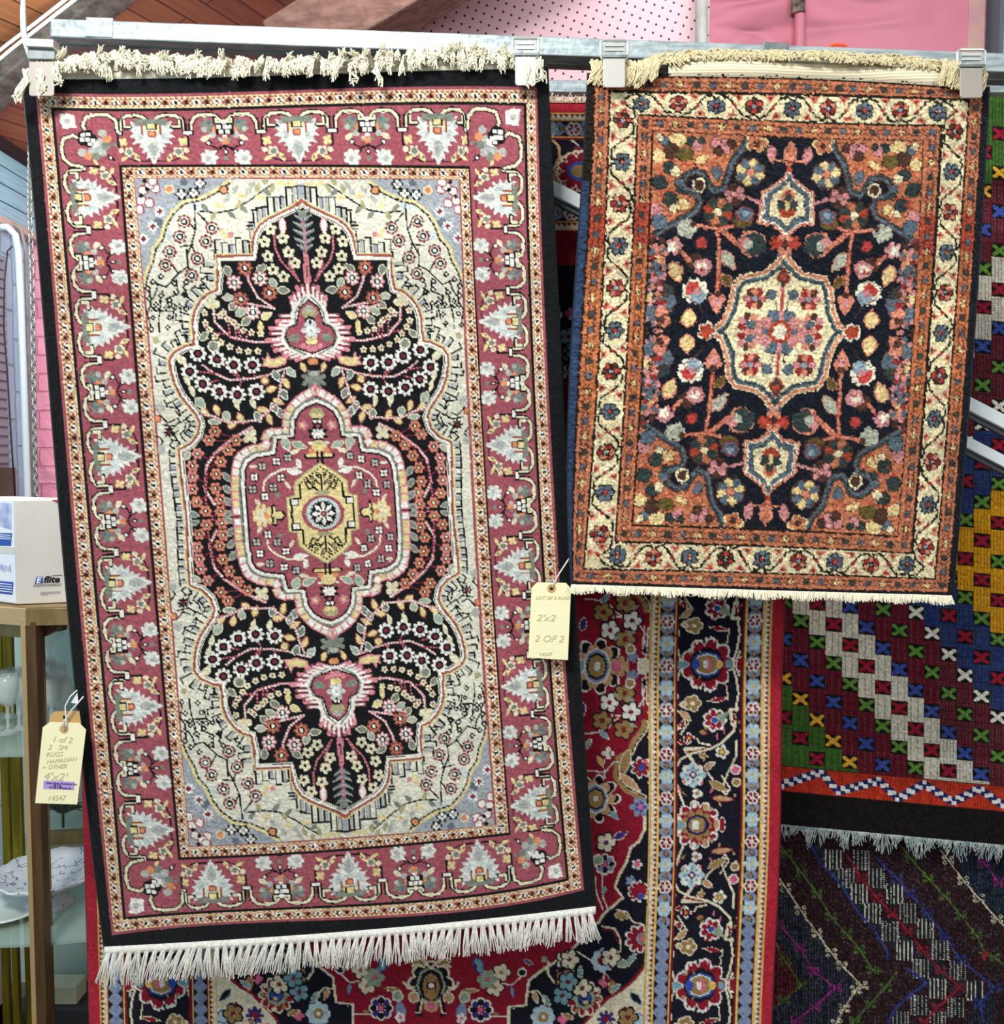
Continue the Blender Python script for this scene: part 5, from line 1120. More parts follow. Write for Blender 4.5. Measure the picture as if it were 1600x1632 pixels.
def weave_dark(cell):
    k = Cloth(-70, 470, -80, 460, cell, 'mr', PAL5); U, V = k.U, k.V
    K = Crop(NET5, 1220, 1250, 1092/380.)
    k.fill(((U % 5) < 1.6), 'bk'); k.fill(((U % 5) > 3.4) & ((V % 4) < 2), 'm2')
    def zone(s_, c, d):
        q = k.c.copy(); k.poly(K(s_), 'W'); m = (k.c == k.i('W')); k.c[:] = q; k.fill(m, c); k.fill(m & ((U % 5) < 1.6), 'bk'); k.fill(m & ((U % 5) > 3.6) & ((V % 4) < 2), d)
    zone("-150,350 60,440 230,690 430,915 330,1095 200,1300 -150,1300", 'nv', 'gy')
    zone("200,250 260,280 560,640 1060,980 1000,1300 850,1300 960,1000 520,700 300,430", 'b2', 'n2')
    zone("860,250 1400,280 1400,800 1092,660 900,430", 'nv', 'n2')
    zone("-150,650 60,720 180,920 40,1030 -150,1050", 'm2', 'r')
    g = np.random.RandomState(3).rand(*U.shape); k.fill((g < .05), 'gy'); k.fill((g > .93), 'bk')
    for x, y in K("310,345 440,345 370,430 510,430 430,500 590,500 490,590 650,590 570,670 735,660 635,760 800,760 710,845 880,850 790,935 960,945 700,1010 870,1020 620,1085 790,1085 540,1160 710,1160"):
        k.poly([(x-13, y-15), (x+13, y-15), (x+13, y+15), (x-13, y+15)], 'b2')
        for q in (-12, -6, 0, 6, 12):
            k.dots([(x+q, y-14), (x+q, y+15)], 3.2, 1.15, 'W')
    def chain(s_, c, w=2.4, knots=True):
        P = K(s_); k.line(P, w, c)
        if knots:
            for x, y in P[1:-1]:
                for dx, dy in ((-6, -3), (6, -4), (-5, 5), (6, 4)): k.ell(x+dx, y+dy, 3.6, 3., c, n=8); k.ell(x+dx, y+dy, 1.6, 1.4, 'bk', n=6)
                k.ell(x, y, 2, 2, c, n=6)
    chain("60,270 95,315 165,405 235,500 300,605 370,685 430,755 490,850 545,860", 'g'); chain("600,860 550,930 480,1005 410,1080 340,1160", 'g')
    chain("620,280 665,340 745,430 820,510 895,600 965,690 1000,760", 'g'); chain("980,770 1045,790 1120,850", 'g')
    chain("45,405 90,470 160,575 235,680 300,770 350,830 440,920 415,940 360,1025 325,1095 290,1150", 'c'); chain("60,635 60,640 155,745 220,855 320,930 225,1020 140,1080 100,1130", 'm')
    chain("900,250 1000,360 1070,450 1140,500", 'm'); chain("800,300 835,345 905,440 975,520 1060,615 1120,680", 'c'); chain("35,705 90,810 165,920 85,985 20,1040", 'g')
    chain("200,260 250,360 340,450 420,580 500,670 560,770 560,800", 'b', 3, False); chain("500,330 600,430 660,500 740,590 820,690 890,800 1050,930 980,1000 1000,1090", 'b', 3); chain("640,840 740,910 680,950 600,1020 560,1090", 'b', 4, False)
    chain("370,320 440,430 510,520 580,590 650,670 720,760 800,850 890,930 790,1020 730,1090 660,1150", 'r', 3); chain("1010,770 1000,800", 'r', 6, False)
    return k
# ------------------------------------------------------------------ turning woven knots into cloth
def wool_mat(name, bump, scale, rough=.9, sheen=.25):
    m, nt, b = node_mat(name, rough)
    at_ = nt.nodes.new('ShaderNodeVertexColor'); at_.layer_name = 'knots'
    nt.links.new(at_.outputs[0], b.inputs['Base Color'])
    b.inputs['Sheen Weight'].default_value = sheen; b.inputs['Sheen Roughness'].default_value = .4; b.inputs['Specular IOR Level'].default_value = .15
    tc = nt.nodes.new('ShaderNodeTexCoord'); n = nt.nodes.new('ShaderNodeTexNoise'); n.inputs['Scale'].default_value = scale; n.inputs['Detail'].default_value = 3
    n2 = nt.nodes.new('ShaderNodeTexNoise'); n2.inputs['Scale'].default_value = scale*.12; n2.inputs['Detail'].default_value = 4
    ad = nt.nodes.new('ShaderNodeMath'); ad.operation = 'MULTIPLY_ADD'; ad.inputs[1].default_value = 2.5
    bp = nt.nodes.new('ShaderNodeBump'); bp.inputs['Strength'].default_value = bump; bp.inputs['Distance'].default_value = .0016
    nt.links.new(tc.outputs['Object'], n.inputs[0]); nt.links.new(tc.outputs['Object'], n2.inputs[0]); nt.links.new(n2.outputs[0], ad.inputs[0]); nt.links.new(n.outputs[0], ad.inputs[2])
    nt.links.new(ad.outputs[0], bp.inputs['Height']); nt.links.new(bp.outputs[0], b.inputs['Normal'])
    return m
def cloth_object(name, net, k, depth, material, parent, pile=.0006, th=.009, back='#8a8272', seed=3, edge=None, knot=2, **kw):
    rgb = k.colours(seed, knot=knot, **kw)
    X, Y = net(k.U, k.V); D = depth(k.U, k.V)
    g = np.random.RandomState(seed+9)
    kn = g.randn(k.h//knot+1, k.w//knot+1); kn = np.repeat(np.repeat(kn, knot, 0), knot, 1)[:k.h, :k.w]
    P = at_np(X, Y, D+pile*.6*kn+pile*.4*g.randn(k.h, k.w))
    h, w_ = k.h, k.w
    idx = np.arange(h*w_).reshape(h, w_)
    q = np.stack([idx[:-1, :-1], idx[1:, :-1], idx[1:, 1:], idx[:-1, 1:]], -1).reshape(-1, 4)
    me = bpy.data.meshes.new(name)
    me.vertices.add(h*w_); me.vertices.foreach_set('co', P.reshape(-1).astype(np.float32))
    me.loops.add(q.size); me.loops.foreach_set('vertex_index', q.reshape(-1).astype(np.int32))
    me.polygons.add(len(q)); me.polygons.foreach_set('loop_start', np.arange(0, q.size, 4, dtype=np.int32)); me.polygons.foreach_set('loop_total', np.full(len(q), 4, np.int32))
    me.update(calc_edges=True)
    c = me.color_attributes.new('knots', 'FLOAT_COLOR', 'POINT')
    lr = np.where(rgb <= .04045, rgb/12.92, ((rgb+.055)/1.055)**2.4); ca = np.ones((h*w_, 4), np.float32); ca[:, :3] = lr.reshape(-1, 3)
    c.data.foreach_set('color', ca.reshape(-1))
    me.polygons.foreach_set('use_smooth', np.ones(len(q), bool))
    me.materials.append(material)
    o = bpy.data.objects.new(name, me); COL.objects.link(o); o.parent = parent; o.matrix_parent_inverse = Matrix.Translation(-Vector(parent.location))
    # backing and rolled edge
    b = MB(); B = P.copy(); nrm = at_np(X, Y, D+th); B = nrm
    st = 6; ii = list(range(0, h-1, st))+[h-1]; jj = list(range(0, w_-1, st))+[w_-1]
    Vb = [tuple(B[i, j]) for i in ii for j in jj]; n = len(jj)
    b.add(Vb, [(a*n+c_, a*n+c_+1, (a+1)*n+c_+1, (a+1)*n+c_) for a in range(len(ii)-1) for c_ in range(n-1)])
    ring = [(i, 0) for i in range(0, h, 3)]+[(h-1, j) for j in range(0, w_, 3)]+[(i, w_-1) for i in range(h-1, -1, -3)]+[(0, j) for j in range(w_-1, -1, -3)]
    F_, Bk = [Vector(P[i, j]) for i, j in ring], [Vector(B[i, j]) for i, j in ring]
    cen = Vector(P[h//2, w_//2]); L = len(ring)
    mid = []
    for f, bk in zip(F_, Bk):
        d = (f-cen); d.y = 0; d = d.normalized()*.0025; mid.append((f+bk)/2+d)
    b.add(F_+mid+Bk, [(i, (i+1) % L, L+(i+1) % L, L+i) for i in range(L)]+[(L+i, L+(i+1) % L, 2*L+(i+1) % L, 2*L+i) for i in range(L)])
    bo = b.obj('backing', edge or mat(name+'_backing', back, .9), parent, smooth=True)
    return o
def strands(b, roots, tips, rnd, n=5, r=.0009, curl=.004, sag=0., seg=4, out=.0):
    for (a, t) in zip(roots, tips):
        a, t = Vector(a), Vector(t); pts = []
        ph, am = rnd.random()*6.28, curl*(.4+rnd.random())
        for i in range(seg+1):
            q = i/seg; p = a.lerp(t, q)
            p.x += am*math.sin(ph+q*3.5)*q; p.y -= out*math.sin(q*math.pi)+rnd.random()*.0006; p.z += sag*math.sin(q*math.pi)
            pts.append(p)
        b.tube(pts, [r*(1-.35*i/seg) for i in range(seg+1)], 4, False)
rnd = random.Random(12)
M['cream_thread'] = mat('cream_cotton', '#f1ecd6', .9, colour2='#e2dbc0', nscale=300)
M['white_thread'] = mat('white_cotton', '#f2f0e8', .9, colour2='#d4d2c8', nscale=300)
M['ecru_thread'] = mat('ecru_wool', '#e6dab4', .9, colour2='#cfc196', nscale=300)
M['grey_thread'] = mat('grey_white_thread', '#bfc6c0', .9, colour2='#7f9496', nscale=90)

# ---- left rug
d1 = lambda u, v: 1.375+.0045*np.sin(u/95.+.4)*np.clip((900+v*.0)/900, 0, 1)+.006*np.sin(v/260.+u/400.)+.003*np.sin((u+v)/60.)*np.exp(-((v+640)/160.)**2)
R1 = thing('persian_rug', at(560, 1500, 1.375), 'black bordered rug with crimson frame and black lobed medallion on ivory, hanging left', 'rug')
M['wool1'] = wool_mat('silky_wool_pile', .55, 900)
k1 = weave_rug1(1.6)
cloth_object('pile', NET1, k1, d1, M['wool1'], R1, pile=.00045, th=.008, back='#1b1b1c', seed=3)
def edge_pt(net, u, v, d, dx=0, dy=0, dY=0):
    x, y = net(np.array([float(u)]), np.array([float(v)])); D = float(d(np.array([float(u)]), np.array([float(v)]))[0])
    return at(float(x[0])+dx, float(y[0])+dy, D+dY)
# bottom selvedge and knotted tassels
b = MB(); N = 90; top, bot, tb, bb = [], [], [], []
for i in range(N+1):
    u = -406+812*i/N; top.append(edge_pt(NET1, u, 693, d1, 0, -2, -.001)); bot.append(edge_pt(NET1, u, 693, d1, 0, 11+1.2*math.sin(i*1.3), -.001))
    tb.append(edge_pt(NET1, u, 693, d1, 0, -2, .006)); bb.append(edge_pt(NET1, u, 693, d1, 0, 11, .006))
n1 = N+1; b.add(top+bot+tb+bb, [(i, n1+i, n1+i+1, i+1) for i in range(N)]+[(n1+i, 3*n1+i, 3*n1+i+1, n1+i+1) for i in range(N)]+[(2*n1+i, i, i+1, 2*n1+i+1) for i in range(N)]+[(2*n1+i+1, 3*n1+i+1, 3*n1+i, 2*n1+i) for i in range(N)]+[(0, 2*n1, 3*n1, n1), (n1-1, 2*n1-1, 4*n1-1, 3*n1-1)])
b.obj('end_band', M['white_thread'], R1, smooth=True)
NT = 62
for i in range(NT):
    u = -402+804*(i+.5)/NT; root = edge_pt(NET1, u, 693, d1, 0, 9, -.003)
    t0 = i/NT; L = 56-6*t0+rnd.uniform(-5, 6); lean = -14*(1-t0)**1.5+7*math.sin(i*.55)+rnd.uniform(-3, 3)
    b = MB(); ns = 9
    spread = rnd.uniform(3.4, 6.5)
    rts = [edge_pt(NET1, u, 693, d1, (q-ns/2)*.55, 8, -.004-rnd.random()*.003) for q in range(ns)]
    tps = [edge_pt(NET1, u, 693, d1, lean+(q-(ns-1)/2)*spread*.42+rnd.uniform(-1, 1), L+rnd.uniform(-4, 3), -.006-rnd.random()*.006) for q in range(ns)]
    strands(b, rts, tps, rnd, r=.00125, curl=.0018, seg=5, out=.003)
    kp = [edge_pt(NET1, u, 693, d1, 0, 8, -.004), edge_pt(NET1, u, 693, d1, lean*.06, 15, -.005)]
    b.tube([kp[0], kp[0].lerp(kp[1], .5), kp[1]], [.0022, .0034, .0024], 6)
    b.obj('tassel', M['white_thread'], R1, smooth=True)
# top: cream end band folded up behind the clips, and the tangled fringe thrown over the rail
b = MB(); N = 70; A_, B_ = [], []
for i in range(N+1):
    u = -398+798*i/N; hgt = 11+3*math.sin(i*.21+1)+(3 if 12 < i < 50 else 0)
    A_.append(edge_pt(NET1, u, -693, d1, 0, 3, -.0015)); B_.append(edge_pt(NET1, u, -693, d1, 0, -hgt, .0))
b.add(A_+B_, [(i, i+1, N+2+i, N+1+i) for i in range(N)]); o = b.obj('end_band', M['cream_thread'], R1, smooth=True)
sm = o.modifiers.new('thick', 'SOLIDIFY'); sm.thickness = .004
b = MB()
for c in range(230):
    t0 = c/230.; x = 52+t0*795+rnd.uniform(-4, 4)
    base_y = float(np.interp(x, [50, 100, 400, 600, 700, 870], [119, 118, 117, 112, 108, 106]))-6
    up = float(np.interp(x, [50, 200, 260, 420, 560, 640, 760, 860], [16, 26, 18, 16, 14, 20, 20, 12]))*rnd.uniform(.6, 1.25)
    lat = rnd.uniform(4, 34) if x < 300 else (rnd.uniform(-26, 6) if x < 420 else rnd.uniform(-20, 14))
    drop = rnd.uniform(6, 24)+10*max(0, math.sin(x*.05))*rnd.random()
    if rnd.random() < .14: drop = -rnd.uniform(4, 14)
    for s_ in range(12):
        j = lambda a: rnd.uniform(-a, a)
        p0 = at(x+j(3), base_y+j(2), 1.372); p1 = at(x+lat*.3+j(4), base_y-up*.75+j(3), 1.370+j(.003)); p2 = at(x+lat*.75+j(4), base_y-up+j(4), 1.362+j(.004)); p3 = at(x+lat+j(5), base_y-up+drop*.55+j(4), 1.356+j(.004)); p4 = at(x+lat*1.1+j(6), base_y-up+drop+j(6), 1.356+j(.004))
        b.tube([p0, p1, p2, p3, p4], [.0014, .0013, .0012, .0011, .0008], 4, False)
for x, n_, l in ((63, 16, 50), (88, 14, 34), (40, 14, 46), (858, 10, 34), (838, 8, 42), (560, 6, 30), (600, 8, 36)):
    for s_ in range(n_):
        j = lambda a: rnd.uniform(-a, a)
        y0 = 100 if x > 50 and x < 800 else (112 if x < 50 else 92)
        b.tube([at(x+j(5), y0+j(3), 1.352), at(x+j(7), y0+l*.4, 1.347+j(.003)), at(x+j(8)+(-10 if x < 50 else 4), y0+l*.8+j(6), 1.348+j(.003)), at(x+j(9)+(-14 if x < 50 else 5), y0+l+j(8), 1.349)], .0012, 4, False)
b.obj('fringe', M['cream_thread'], R1, smooth=True)

# ---- right rug
d2 = lambda u, v: 1.352+.005*np.sin(u/110.+1.4)+.005*np.sin(v/180.-u/300.)+.004*np.sin(u/45.)*np.exp(-((v+400)/150.)**2)
R2 = thing('persian_rug', at(1230, 940, 1.352), 'smaller orange and navy rug with cream vine border and ivory star medallion, hanging right', 'rug')
M['wool2'] = wool_mat('thick_shaggy_wool_pile', .9, 520)
k2 = weave_rug2(1.7)
cloth_object('pile', NET2, k2, d2, M['wool2'], R2, pile=.0011, th=.010, back='#1d2433', seed=5, jit=.085, wob=.9, abrash=.05)
b = MB(); N = 60; A_, B_ = [], []
for i in range(N+1):
    u = -190+485*i/N; hg = 24-8*(max(0, i-40)/20.)-10*max(0, 8-i)/8.
    A_.append(edge_pt(NET2, u, -412, d2, 0, 4, -.001)); B_.append(edge_pt(NET2, u, -412, d2, 0, -hg, .0))
for r_ in range(7):
    pass
b.add(A_+B_, [(i, i+1, N+2+i, N+1+i) for i in range(N)])
m, nt, bs = node_mat('ribbed_cream_flatweave', .9)
tc = nt.nodes.new('ShaderNodeTexCoord'); wv = nt.nodes.new('ShaderNodeTexWave'); wv.bands_direction = 'Z'; wv.inputs['Scale'].default_value = 70; wv.inputs['Distortion'].default_value = 1.5
rp = nt.nodes.new('ShaderNodeValToRGB'); rp.color_ramp.elements[0].color = lin('#c4b892'); rp.color_ramp.elements[1].color = lin('#eee4c6'); rp.color_ramp.elements[1].position = .5
nt.links.new(tc.outputs['Object'], wv.inputs[0]); nt.links.new(wv.outputs[0], rp.inputs[0]); nt.links.new(rp.outputs[0], bs.inputs['Base Color'])
o = b.obj('end_band', m, R2, smooth=True); sm = o.modifiers.new('thick', 'SOLIDIFY'); sm.thickness = .004
b = MB()
for c in range(150):
    t0 = c/150.; x = 944+t0*625+rnd.uniform(-3, 3)
    by = float(np.interp(x, [940, 1020, 1070, 1110, 1300, 1450, 1520, 1570], [116, 118, 98, 92, 94, 104, 118, 128]))
    flat = 1050 < x < 1500
    for s_ in range(10):
        j = lambda a: rnd.uniform(-a, a)
        if flat:
            l = rnd.uniform(4, 15); d_ = rnd.choice((-1, 1, 1))
            b.tube([at(x+j(4), by+j(2), 1.354), at(x+d_*l*.5, by-l*.7+j(3), 1.349+j(.003)), at(x+d_*l*1.3, by-l*.8+j(4), 1.346+j(.003)), at(x+d_*l*1.9, by-l*.2+j(6), 1.346+j(.003))], .0013, 4, False)
        else:
            l = rnd.uniform(14, 26)
            b.tube([at(x+j(5), by-18+j(4), 1.34), at(x+j(5)+4, by-8, 1.337+j(.003)), at(x+j(5)-2, by+l*.4+j(4), 1.336+j(.003)), at(x+j(5)-5, by+l*.75+j(5), 1.338)], .0013, 4, False)
b.obj('fringe', M['ecru_thread'], R2, smooth=True)
b = MB()
for c in range(760):
    u = -312+624*c/760.; l = rnd.uniform(10, 15)+2*math.sin(c*.07)
    x_ = rnd.uniform(-3, 3)+math.sin(c*.035)*3
    strands(b, [edge_pt(NET2, u, 411, d2, 0, 0, -.001)], [edge_pt(NET2, u, 411, d2, x_, l, -.004-rnd.random()*.004)], rnd, r=.0014, curl=.0008, seg=2)
b.obj('fringe', M['cream_thread'], R2, smooth=True)

# ---- big red rug behind
d3 = lambda u, v: 1.53+.006*np.sin(u/130.)+.004*np.sin(v/210.)
R3 = thing('persian_rug', at(690, 1640, 1.53), 'large red rug with navy flower borders hanging behind the two front rugs', 'rug')
M['wool3'] = wool_mat('short_wool_pile', .4, 1000)
k3 = weave_rug3(1.8)
cloth_object('pile', NET3, k3, d3, M['wool3'], R3, pile=.0003, th=.008, back='#7c1a26', seed=7, jit=.05, wob=.35, knot=2)
b = MB()
for c in range(420):
    u = -540+1080*c/420.; l = rnd.uniform(9, 17)
    p = edge_pt(NET3, u, 161, d3, 0, 0, -.001)
    strands(b, [p], [edge_pt(NET3, u, 161, d3, rnd.uniform(-7, 7), -l, -.003-rnd.random()*.004)], rnd, r=.0014, curl=.003, seg=3)
b.obj('fringe', M['ecru_thread'], R3, smooth=True)

# ---- bright flat-woven kilim on the right, and the dark one under it
M['flat'] = wool_mat('flat_weave', .5, 700, sheen=.1)
d4 = lambda u, v: 1.78+.004*np.sin(u/80.)+.003*np.sin(v/150.)
R4_ = thing('kilim_rug', at(1400, 1300, 1.78), 'bright kilim of white, green, blue and yellow blocks on dark red, far right', 'rug')
k4 = weave_kilim(1.5)
cloth_object('weave', NET4, k4, d4, M['flat'], R4_, pile=.0005, th=.004, back='#141112', seed=9, jit=.07, wob=.3)
b = MB()
for c in range(520):
    u = -70+520*c/520.; l = rnd.uniform(8, 26)*(1+.4*math.sin(c*.11)); dx = 5*math.sin(c*.23)+rnd.uniform(-6, 6)
    strands(b, [edge_pt(NET4, u, 94, d4, 0, 0, -.001)], [edge_pt(NET4, u, 94, d4, dx, l, -.004-rnd.random()*.008)], rnd, r=.0012, curl=.004, seg=3)
b.obj('fringe', M['grey_thread'], R4_, smooth=True)
d5 = lambda u, v: 1.84+.003*np.sin(u/70.)
R5 = thing('kilim_rug', at(1400, 1640, 1.84), 'dark patterned kilim with loose white and green stitch lines, lowest at right', 'rug')
k5 = weave_dark(1.6)
cloth_object('weave', NET5, k5, d5, M['flat'], R5, pile=.0004, th=.004, back='#1c1418', seed=11, jit=.12, wob=.5)
# ------------------------------------------------------------------ the display rack
M['galv'] = mat('worn_white_galvanised_steel', '#b3c0c0', .45, metal=.3, colour2='#8f9ea2', nscale=26, bump=.15, bscale=80, stretch=(1, 3, 6))
M['galvdark'] = mat('dull_galvanised_steel', '#8f9797', .45, metal=.5, colour2='#6e7676', nscale=30)
M['chrome'] = mat('polished_clip_steel', '#dcdad2', .3, metal=.6)
M['satin'] = mat('satin_clip_steel', '#a9a399', .45, metal=.35)
M['whitebar'] = mat('white_powder_coat', '#dbe3e4', .35)
M['darkbar'] = mat('dark_grey_under_channel', '#3a3e42', .5)  # dark grey lip below the white arms
ra, rb = at(87, 51, 1.425), at(1760, 112, 1.40)
rail = thing('rack_rail', ra, 'long worn silver square steel rail running across the top', 'rail')
MB().bar(ra, rb, .028, .0285, up=(0, 0, 1)).obj('front_tube', M['galv'], rail, bevel=.002)
MB().bar(at(100, 73, 1.445), at(1760, 134, 1.42), .02, .009).obj('lower_flange', M['galvdark'], rail, bevel=.001)
MB().bar(at(144, 50.5, 1.4245), at(187, 52, 1.4245), .032, .030).obj('sleeve', M['galv'], rail, bevel=.001)
MB().bar(at(1212, 81, 1.407), at(1252, 82.5, 1.407), .031, .014).obj('sleeve', M['galvdark'], rail, bevel=.001)
tag(MB().bar(at(840, 141, 1.57), at(1700, 141, 1.57), .02, .0215).obj('back_rail', M['galv'], bevel=.002), 'second pale steel rail seen lower between the two front rugs', 'rail')
# two parallel white arms
def arm(name, x0, y0, x1, y1, Y, w, label):
    t = thing(name, at((x0+x1)/2, (y0+y1)/2, Y), label, 'bar', None)
    a, b_ = at(x0, y0, Y), at(x1, y1, Y)
    MB().bar(a, b_, .016, w).obj('channel', M['whitebar'], t, bevel=.0015)
    q = (b_-a).normalized().cross(Vector((0, 1, 0))); q = q if q.z < 0 else -q
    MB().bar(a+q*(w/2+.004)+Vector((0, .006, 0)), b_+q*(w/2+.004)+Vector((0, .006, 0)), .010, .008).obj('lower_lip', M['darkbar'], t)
    return t
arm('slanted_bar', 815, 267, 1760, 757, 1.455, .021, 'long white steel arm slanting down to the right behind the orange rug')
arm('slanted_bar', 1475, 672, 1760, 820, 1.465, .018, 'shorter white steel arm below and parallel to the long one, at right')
# clips
def clip(name, x, y, w_, h_, label, plate='chrome', hook=True, Y=1.348, ry=None):
    t = thing(name, at(x, y+h_, Y), label, 'clip', 'spring clips on the rail')
    MB().slab([at(x-w_/2, y, Y), at(x+w_/2, y, Y), at(x+w_/2, y+h_-3, Y), at(x+w_/2-3, y+h_, Y), at(x-w_/2+3, y+h_, Y), at(x-w_/2, y+h_-3, Y)], (0, 1, 0), .0025).obj('plate', M[plate], t, bevel=.0008)
    MB().slab([at(x-w_/2+2, y, Y+.036), at(x+w_/2-2, y, Y+.036), at(x+w_/2-2, y+h_-6, Y+.036), at(x-w_/2+2, y+h_-6, Y+.036)], (0, 1, 0), .002).obj('back_plate', M['galvdark'], t)
    if hook:
        b = MB(); yb = y-28; r = .0021
        Yf = Y+.024
        b.tube([at(x-w_/2-1, y+2, Y), at(x-w_/2-4, y-6, Yf), at(x-w_/2-4, yb+2, Yf), at(x-w_/2, yb-1, Yf), at(x+w_/2, yb-1, Yf), at(x+w_/2+4, yb+2, Yf), at(x+w_/2+4, y-6, Yf), at(x+w_/2+1, y+2, Y)], r, 8)
        b.bar(at(x-w_/2+3, yb+7, Yf-.001), at(x+w_/2-3, yb+7, Yf-.001), .003, .0045)
        b.bar(at(x-w_/2+3, yb+15, Yf-.001), at(x+w_/2-3, yb+15, Yf-.001), .003, .003)
        b.obj('buckle', M['chrome'], t, smooth=False)
        MB().bar(at(x-w_/2-2, y-2, Y+.004), at(x+w_/2+2, y-2, Y+.004), .008, .0035).obj('hinge_bar', M['galvdark'], t)
    return t
clip('rug_clip', 837.5, 90, 33, 46, 'silver clip gripping the top right corner of the black bordered rug')
clip('rug_clip', 979, 93, 35, 46, 'bright silver clip gripping the top left corner of the orange rug', Y=1.326)
clip('rug_clip', 1548, 108, 36, 48, 'dull silver clip gripping the top right corner of the orange rug at far right', plate='satin', Y=1.326)
c0 = clip('rug_clip', 66, 98, 40, 55, 'square silver clip on the top left corner of the black bordered rug', plate='satin', hook=False)
MB().bar(at(46, 72, 1.352), at(90, 74, 1.352), .02, .012).obj('jaw', M['chrome'], c0, bevel=.001)
MB().bar(at(47, 88, 1.354), at(90, 89, 1.354), .012, .016).obj('hinge_bar', M['galvdark'], c0, bevel=.001)
MB().tube([at(44, 69, 1.352), at(66, 66, 1.35), at(86, 68, 1.352), at(87, 84, 1.354)], .0022, 8).obj('buckle', M['chrome'], c0)
hk = MB().tube([at(37, -40, 1.36), at(37, 20, 1.36), at(38, 50, 1.36), at(41, 68, 1.36), at(47, 86, 1.358), at(48, 96, 1.358)], [.0016, .0042, .0042, .0044, .004, .003], 10).obj('hanging_hook', M['whitebar'], smooth=True)
tag(hk, 'white coated wire hook hanging at the left end of the rail', 'hook')

# ------------------------------------------------------------------ paper tags
M['paper'] = mat('cream_tag_paper', '#f6f0c4', .8, bump=.05, bscale=200)
M['manila'] = mat('manila_card', '#c9a266', .8)
M['pencil'] = mat('pencil_line', '#d2caa0', .9)
M['sticker'] = mat('purple_sticker', '#b59ade', .6)
M['ink'] = mat('dark_ink', '#2c2250', .7)
M['string'] = mat('white_string', '#e8e8e8', .9)
M['holeblack'] = mat('dark_eyelet_hole', '#120e0c', .9)
def ring(b, c, r0, r1, n=20, dY=0.):
    V = []
    for r in (r0, r1):
        for i in range(n): a = i*2*math.pi/n; V.append((c.x+r*math.cos(a), c.y+dY, c.z+r*math.sin(a)))
    b.add(V, [(i, (i+1) % n, n+(i+1) % n, n+i) for i in range(n)])
def paper_tag(name, pts, hole, Y, label, m='paper', ring_m='manila', dark=True):
    t = thing(name, at(hole[0], hole[1], Y), label, 'tag')
    MB().slab([at(x, y, Y) for x, y in pts], (0, 1, 0), .0006).obj('card', M[m], t)
    b = MB(); c = at(hole[0], hole[1], Y-.0004); ring(b, c, .0028, .0068); b.obj('eyelet', M[ring_m], t)
    b = MB(); c = at(hole[0], hole[1], Y-.0005); b.add([(c.x+.003*math.cos(i*.628), c.y, c.z+.003*math.sin(i*.628)) for i in range(10)], [tuple(range(10))]); b.obj('eyelet_hole', M['holeblack' if dark else 'manila'], t)
    return t
Yt = 1.352
T1 = paper_tag('price_tag', [(68, 1159), (79, 1151), (126, 1152), (137, 1163), (123, 1282), (56, 1280)], (102, 1162), Yt, 'cream paper tag with pencil notes and a purple sticker at the lower left', dark=False)
T0 = paper_tag('price_tag', [(79, 1143), (86, 1134), (126, 1133), (129, 1152), (127, 1190), (76, 1190)], (103, 1143), Yt+.004, 'brown manila tag showing behind the top of the lower left cream tag', m='manila', ring_m='manila')
T2 = paper_tag('price_tag', [(847, 937), (856, 928), (902, 929), (910, 938), (905, 1052), (842, 1048)], (879, 938), Yt, 'cream paper tag with faint pencil writing hanging between the two front rugs')
def write(s, x, y, size, dx, dy, parent, m='pencil', shear=.3, Y=Yt, bold=0., sx=1.):
    o = at(x, y, Y-.0007); X = at(x+dx, y+dy, Y-.0007)-o; Z = Vector((-X.z, 0, X.x))
    return text('lettering', s, M[m], size, o, X, Z, parent, shear, bold, sx)
write('1 of 2', 82, 1182, .0135, 10, .6, T1); write('2   SM', 76, 1194, .0115, 10, .5, T1); write('RUGS', 73, 1206, .0105, 10, -.4, T1); write('HAMADAN', 74, 1217, .0095, 10, -1, T1); write('+ OTHER', 67, 1226, .0095, 10, -.6, T1)
write("4'x2'", 68, 1242, .0175, 10, .6, T1, sx=1.1); write('14547', 75, 1276, .0115, 10, -.4, T1)
MB().slab([at(69.5, 1244, Yt-.0006), at(118.5, 1246, Yt-.0006), at(118, 1259, Yt-.0006), at(69, 1257, Yt-.0006)], (0, 1, 0), .0004).obj('sticker', M['sticker'], T1)
write('West Shore Auctions, Inc.', 73, 1249.5, .0046, 10, .35, T1, 'ink', 0, Yt-.0004); write('516', 85.5, 1256.5, .0085, 10, .3, T1, 'ink', 0, Yt-.0004, .0002); write('LOT', 78, 1256, .004, 10, .3, T1, 'ink', 0, Yt-.0004); write('2022/1/08', 99, 1257.5, .0034, 10, .3, T1, 'ink', 0, Yt-.0004)
write('LOT OF 2 RUGS', 853, 955, .0075, 10, .1, T2, shear=.4); write("2'x2", 854, 989, .0145, 10, .2, T2, sx=1.2); write('2 OF 2', 851, 1022, .0145, 10, .2, T2, sx=1.1); write('14547', 858, 1045, .008, 10, .2, T2)
def string(name, pts, Y, parent):
    MB().tube([at(x, y, Y+d) for x, y, d in pts], .0011, 6).obj(name, M['string'], parent, smooth=True)
string('string', [(103, 1162, -.001), (100, 1152, -.003), (107, 1143, -.002), (114, 1132, -.002), (128, 1116, -.001), (133, 1110, .0)], Yt, T1)
string('string', [(103, 1165, -.001), (106, 1152, -.004), (104, 1133, -.003), (104, 1125, -.002), (112, 1110, -.002), (123, 1100, .0)], Yt, T1)
b = MB(); b.slab([at(113, 1120, Yt-.001), at(123, 1104, Yt-.001), at(125, 1122, Yt-.001)], (0, 1, 0), .0006); b.obj('paper_scrap', M['string'], T1)
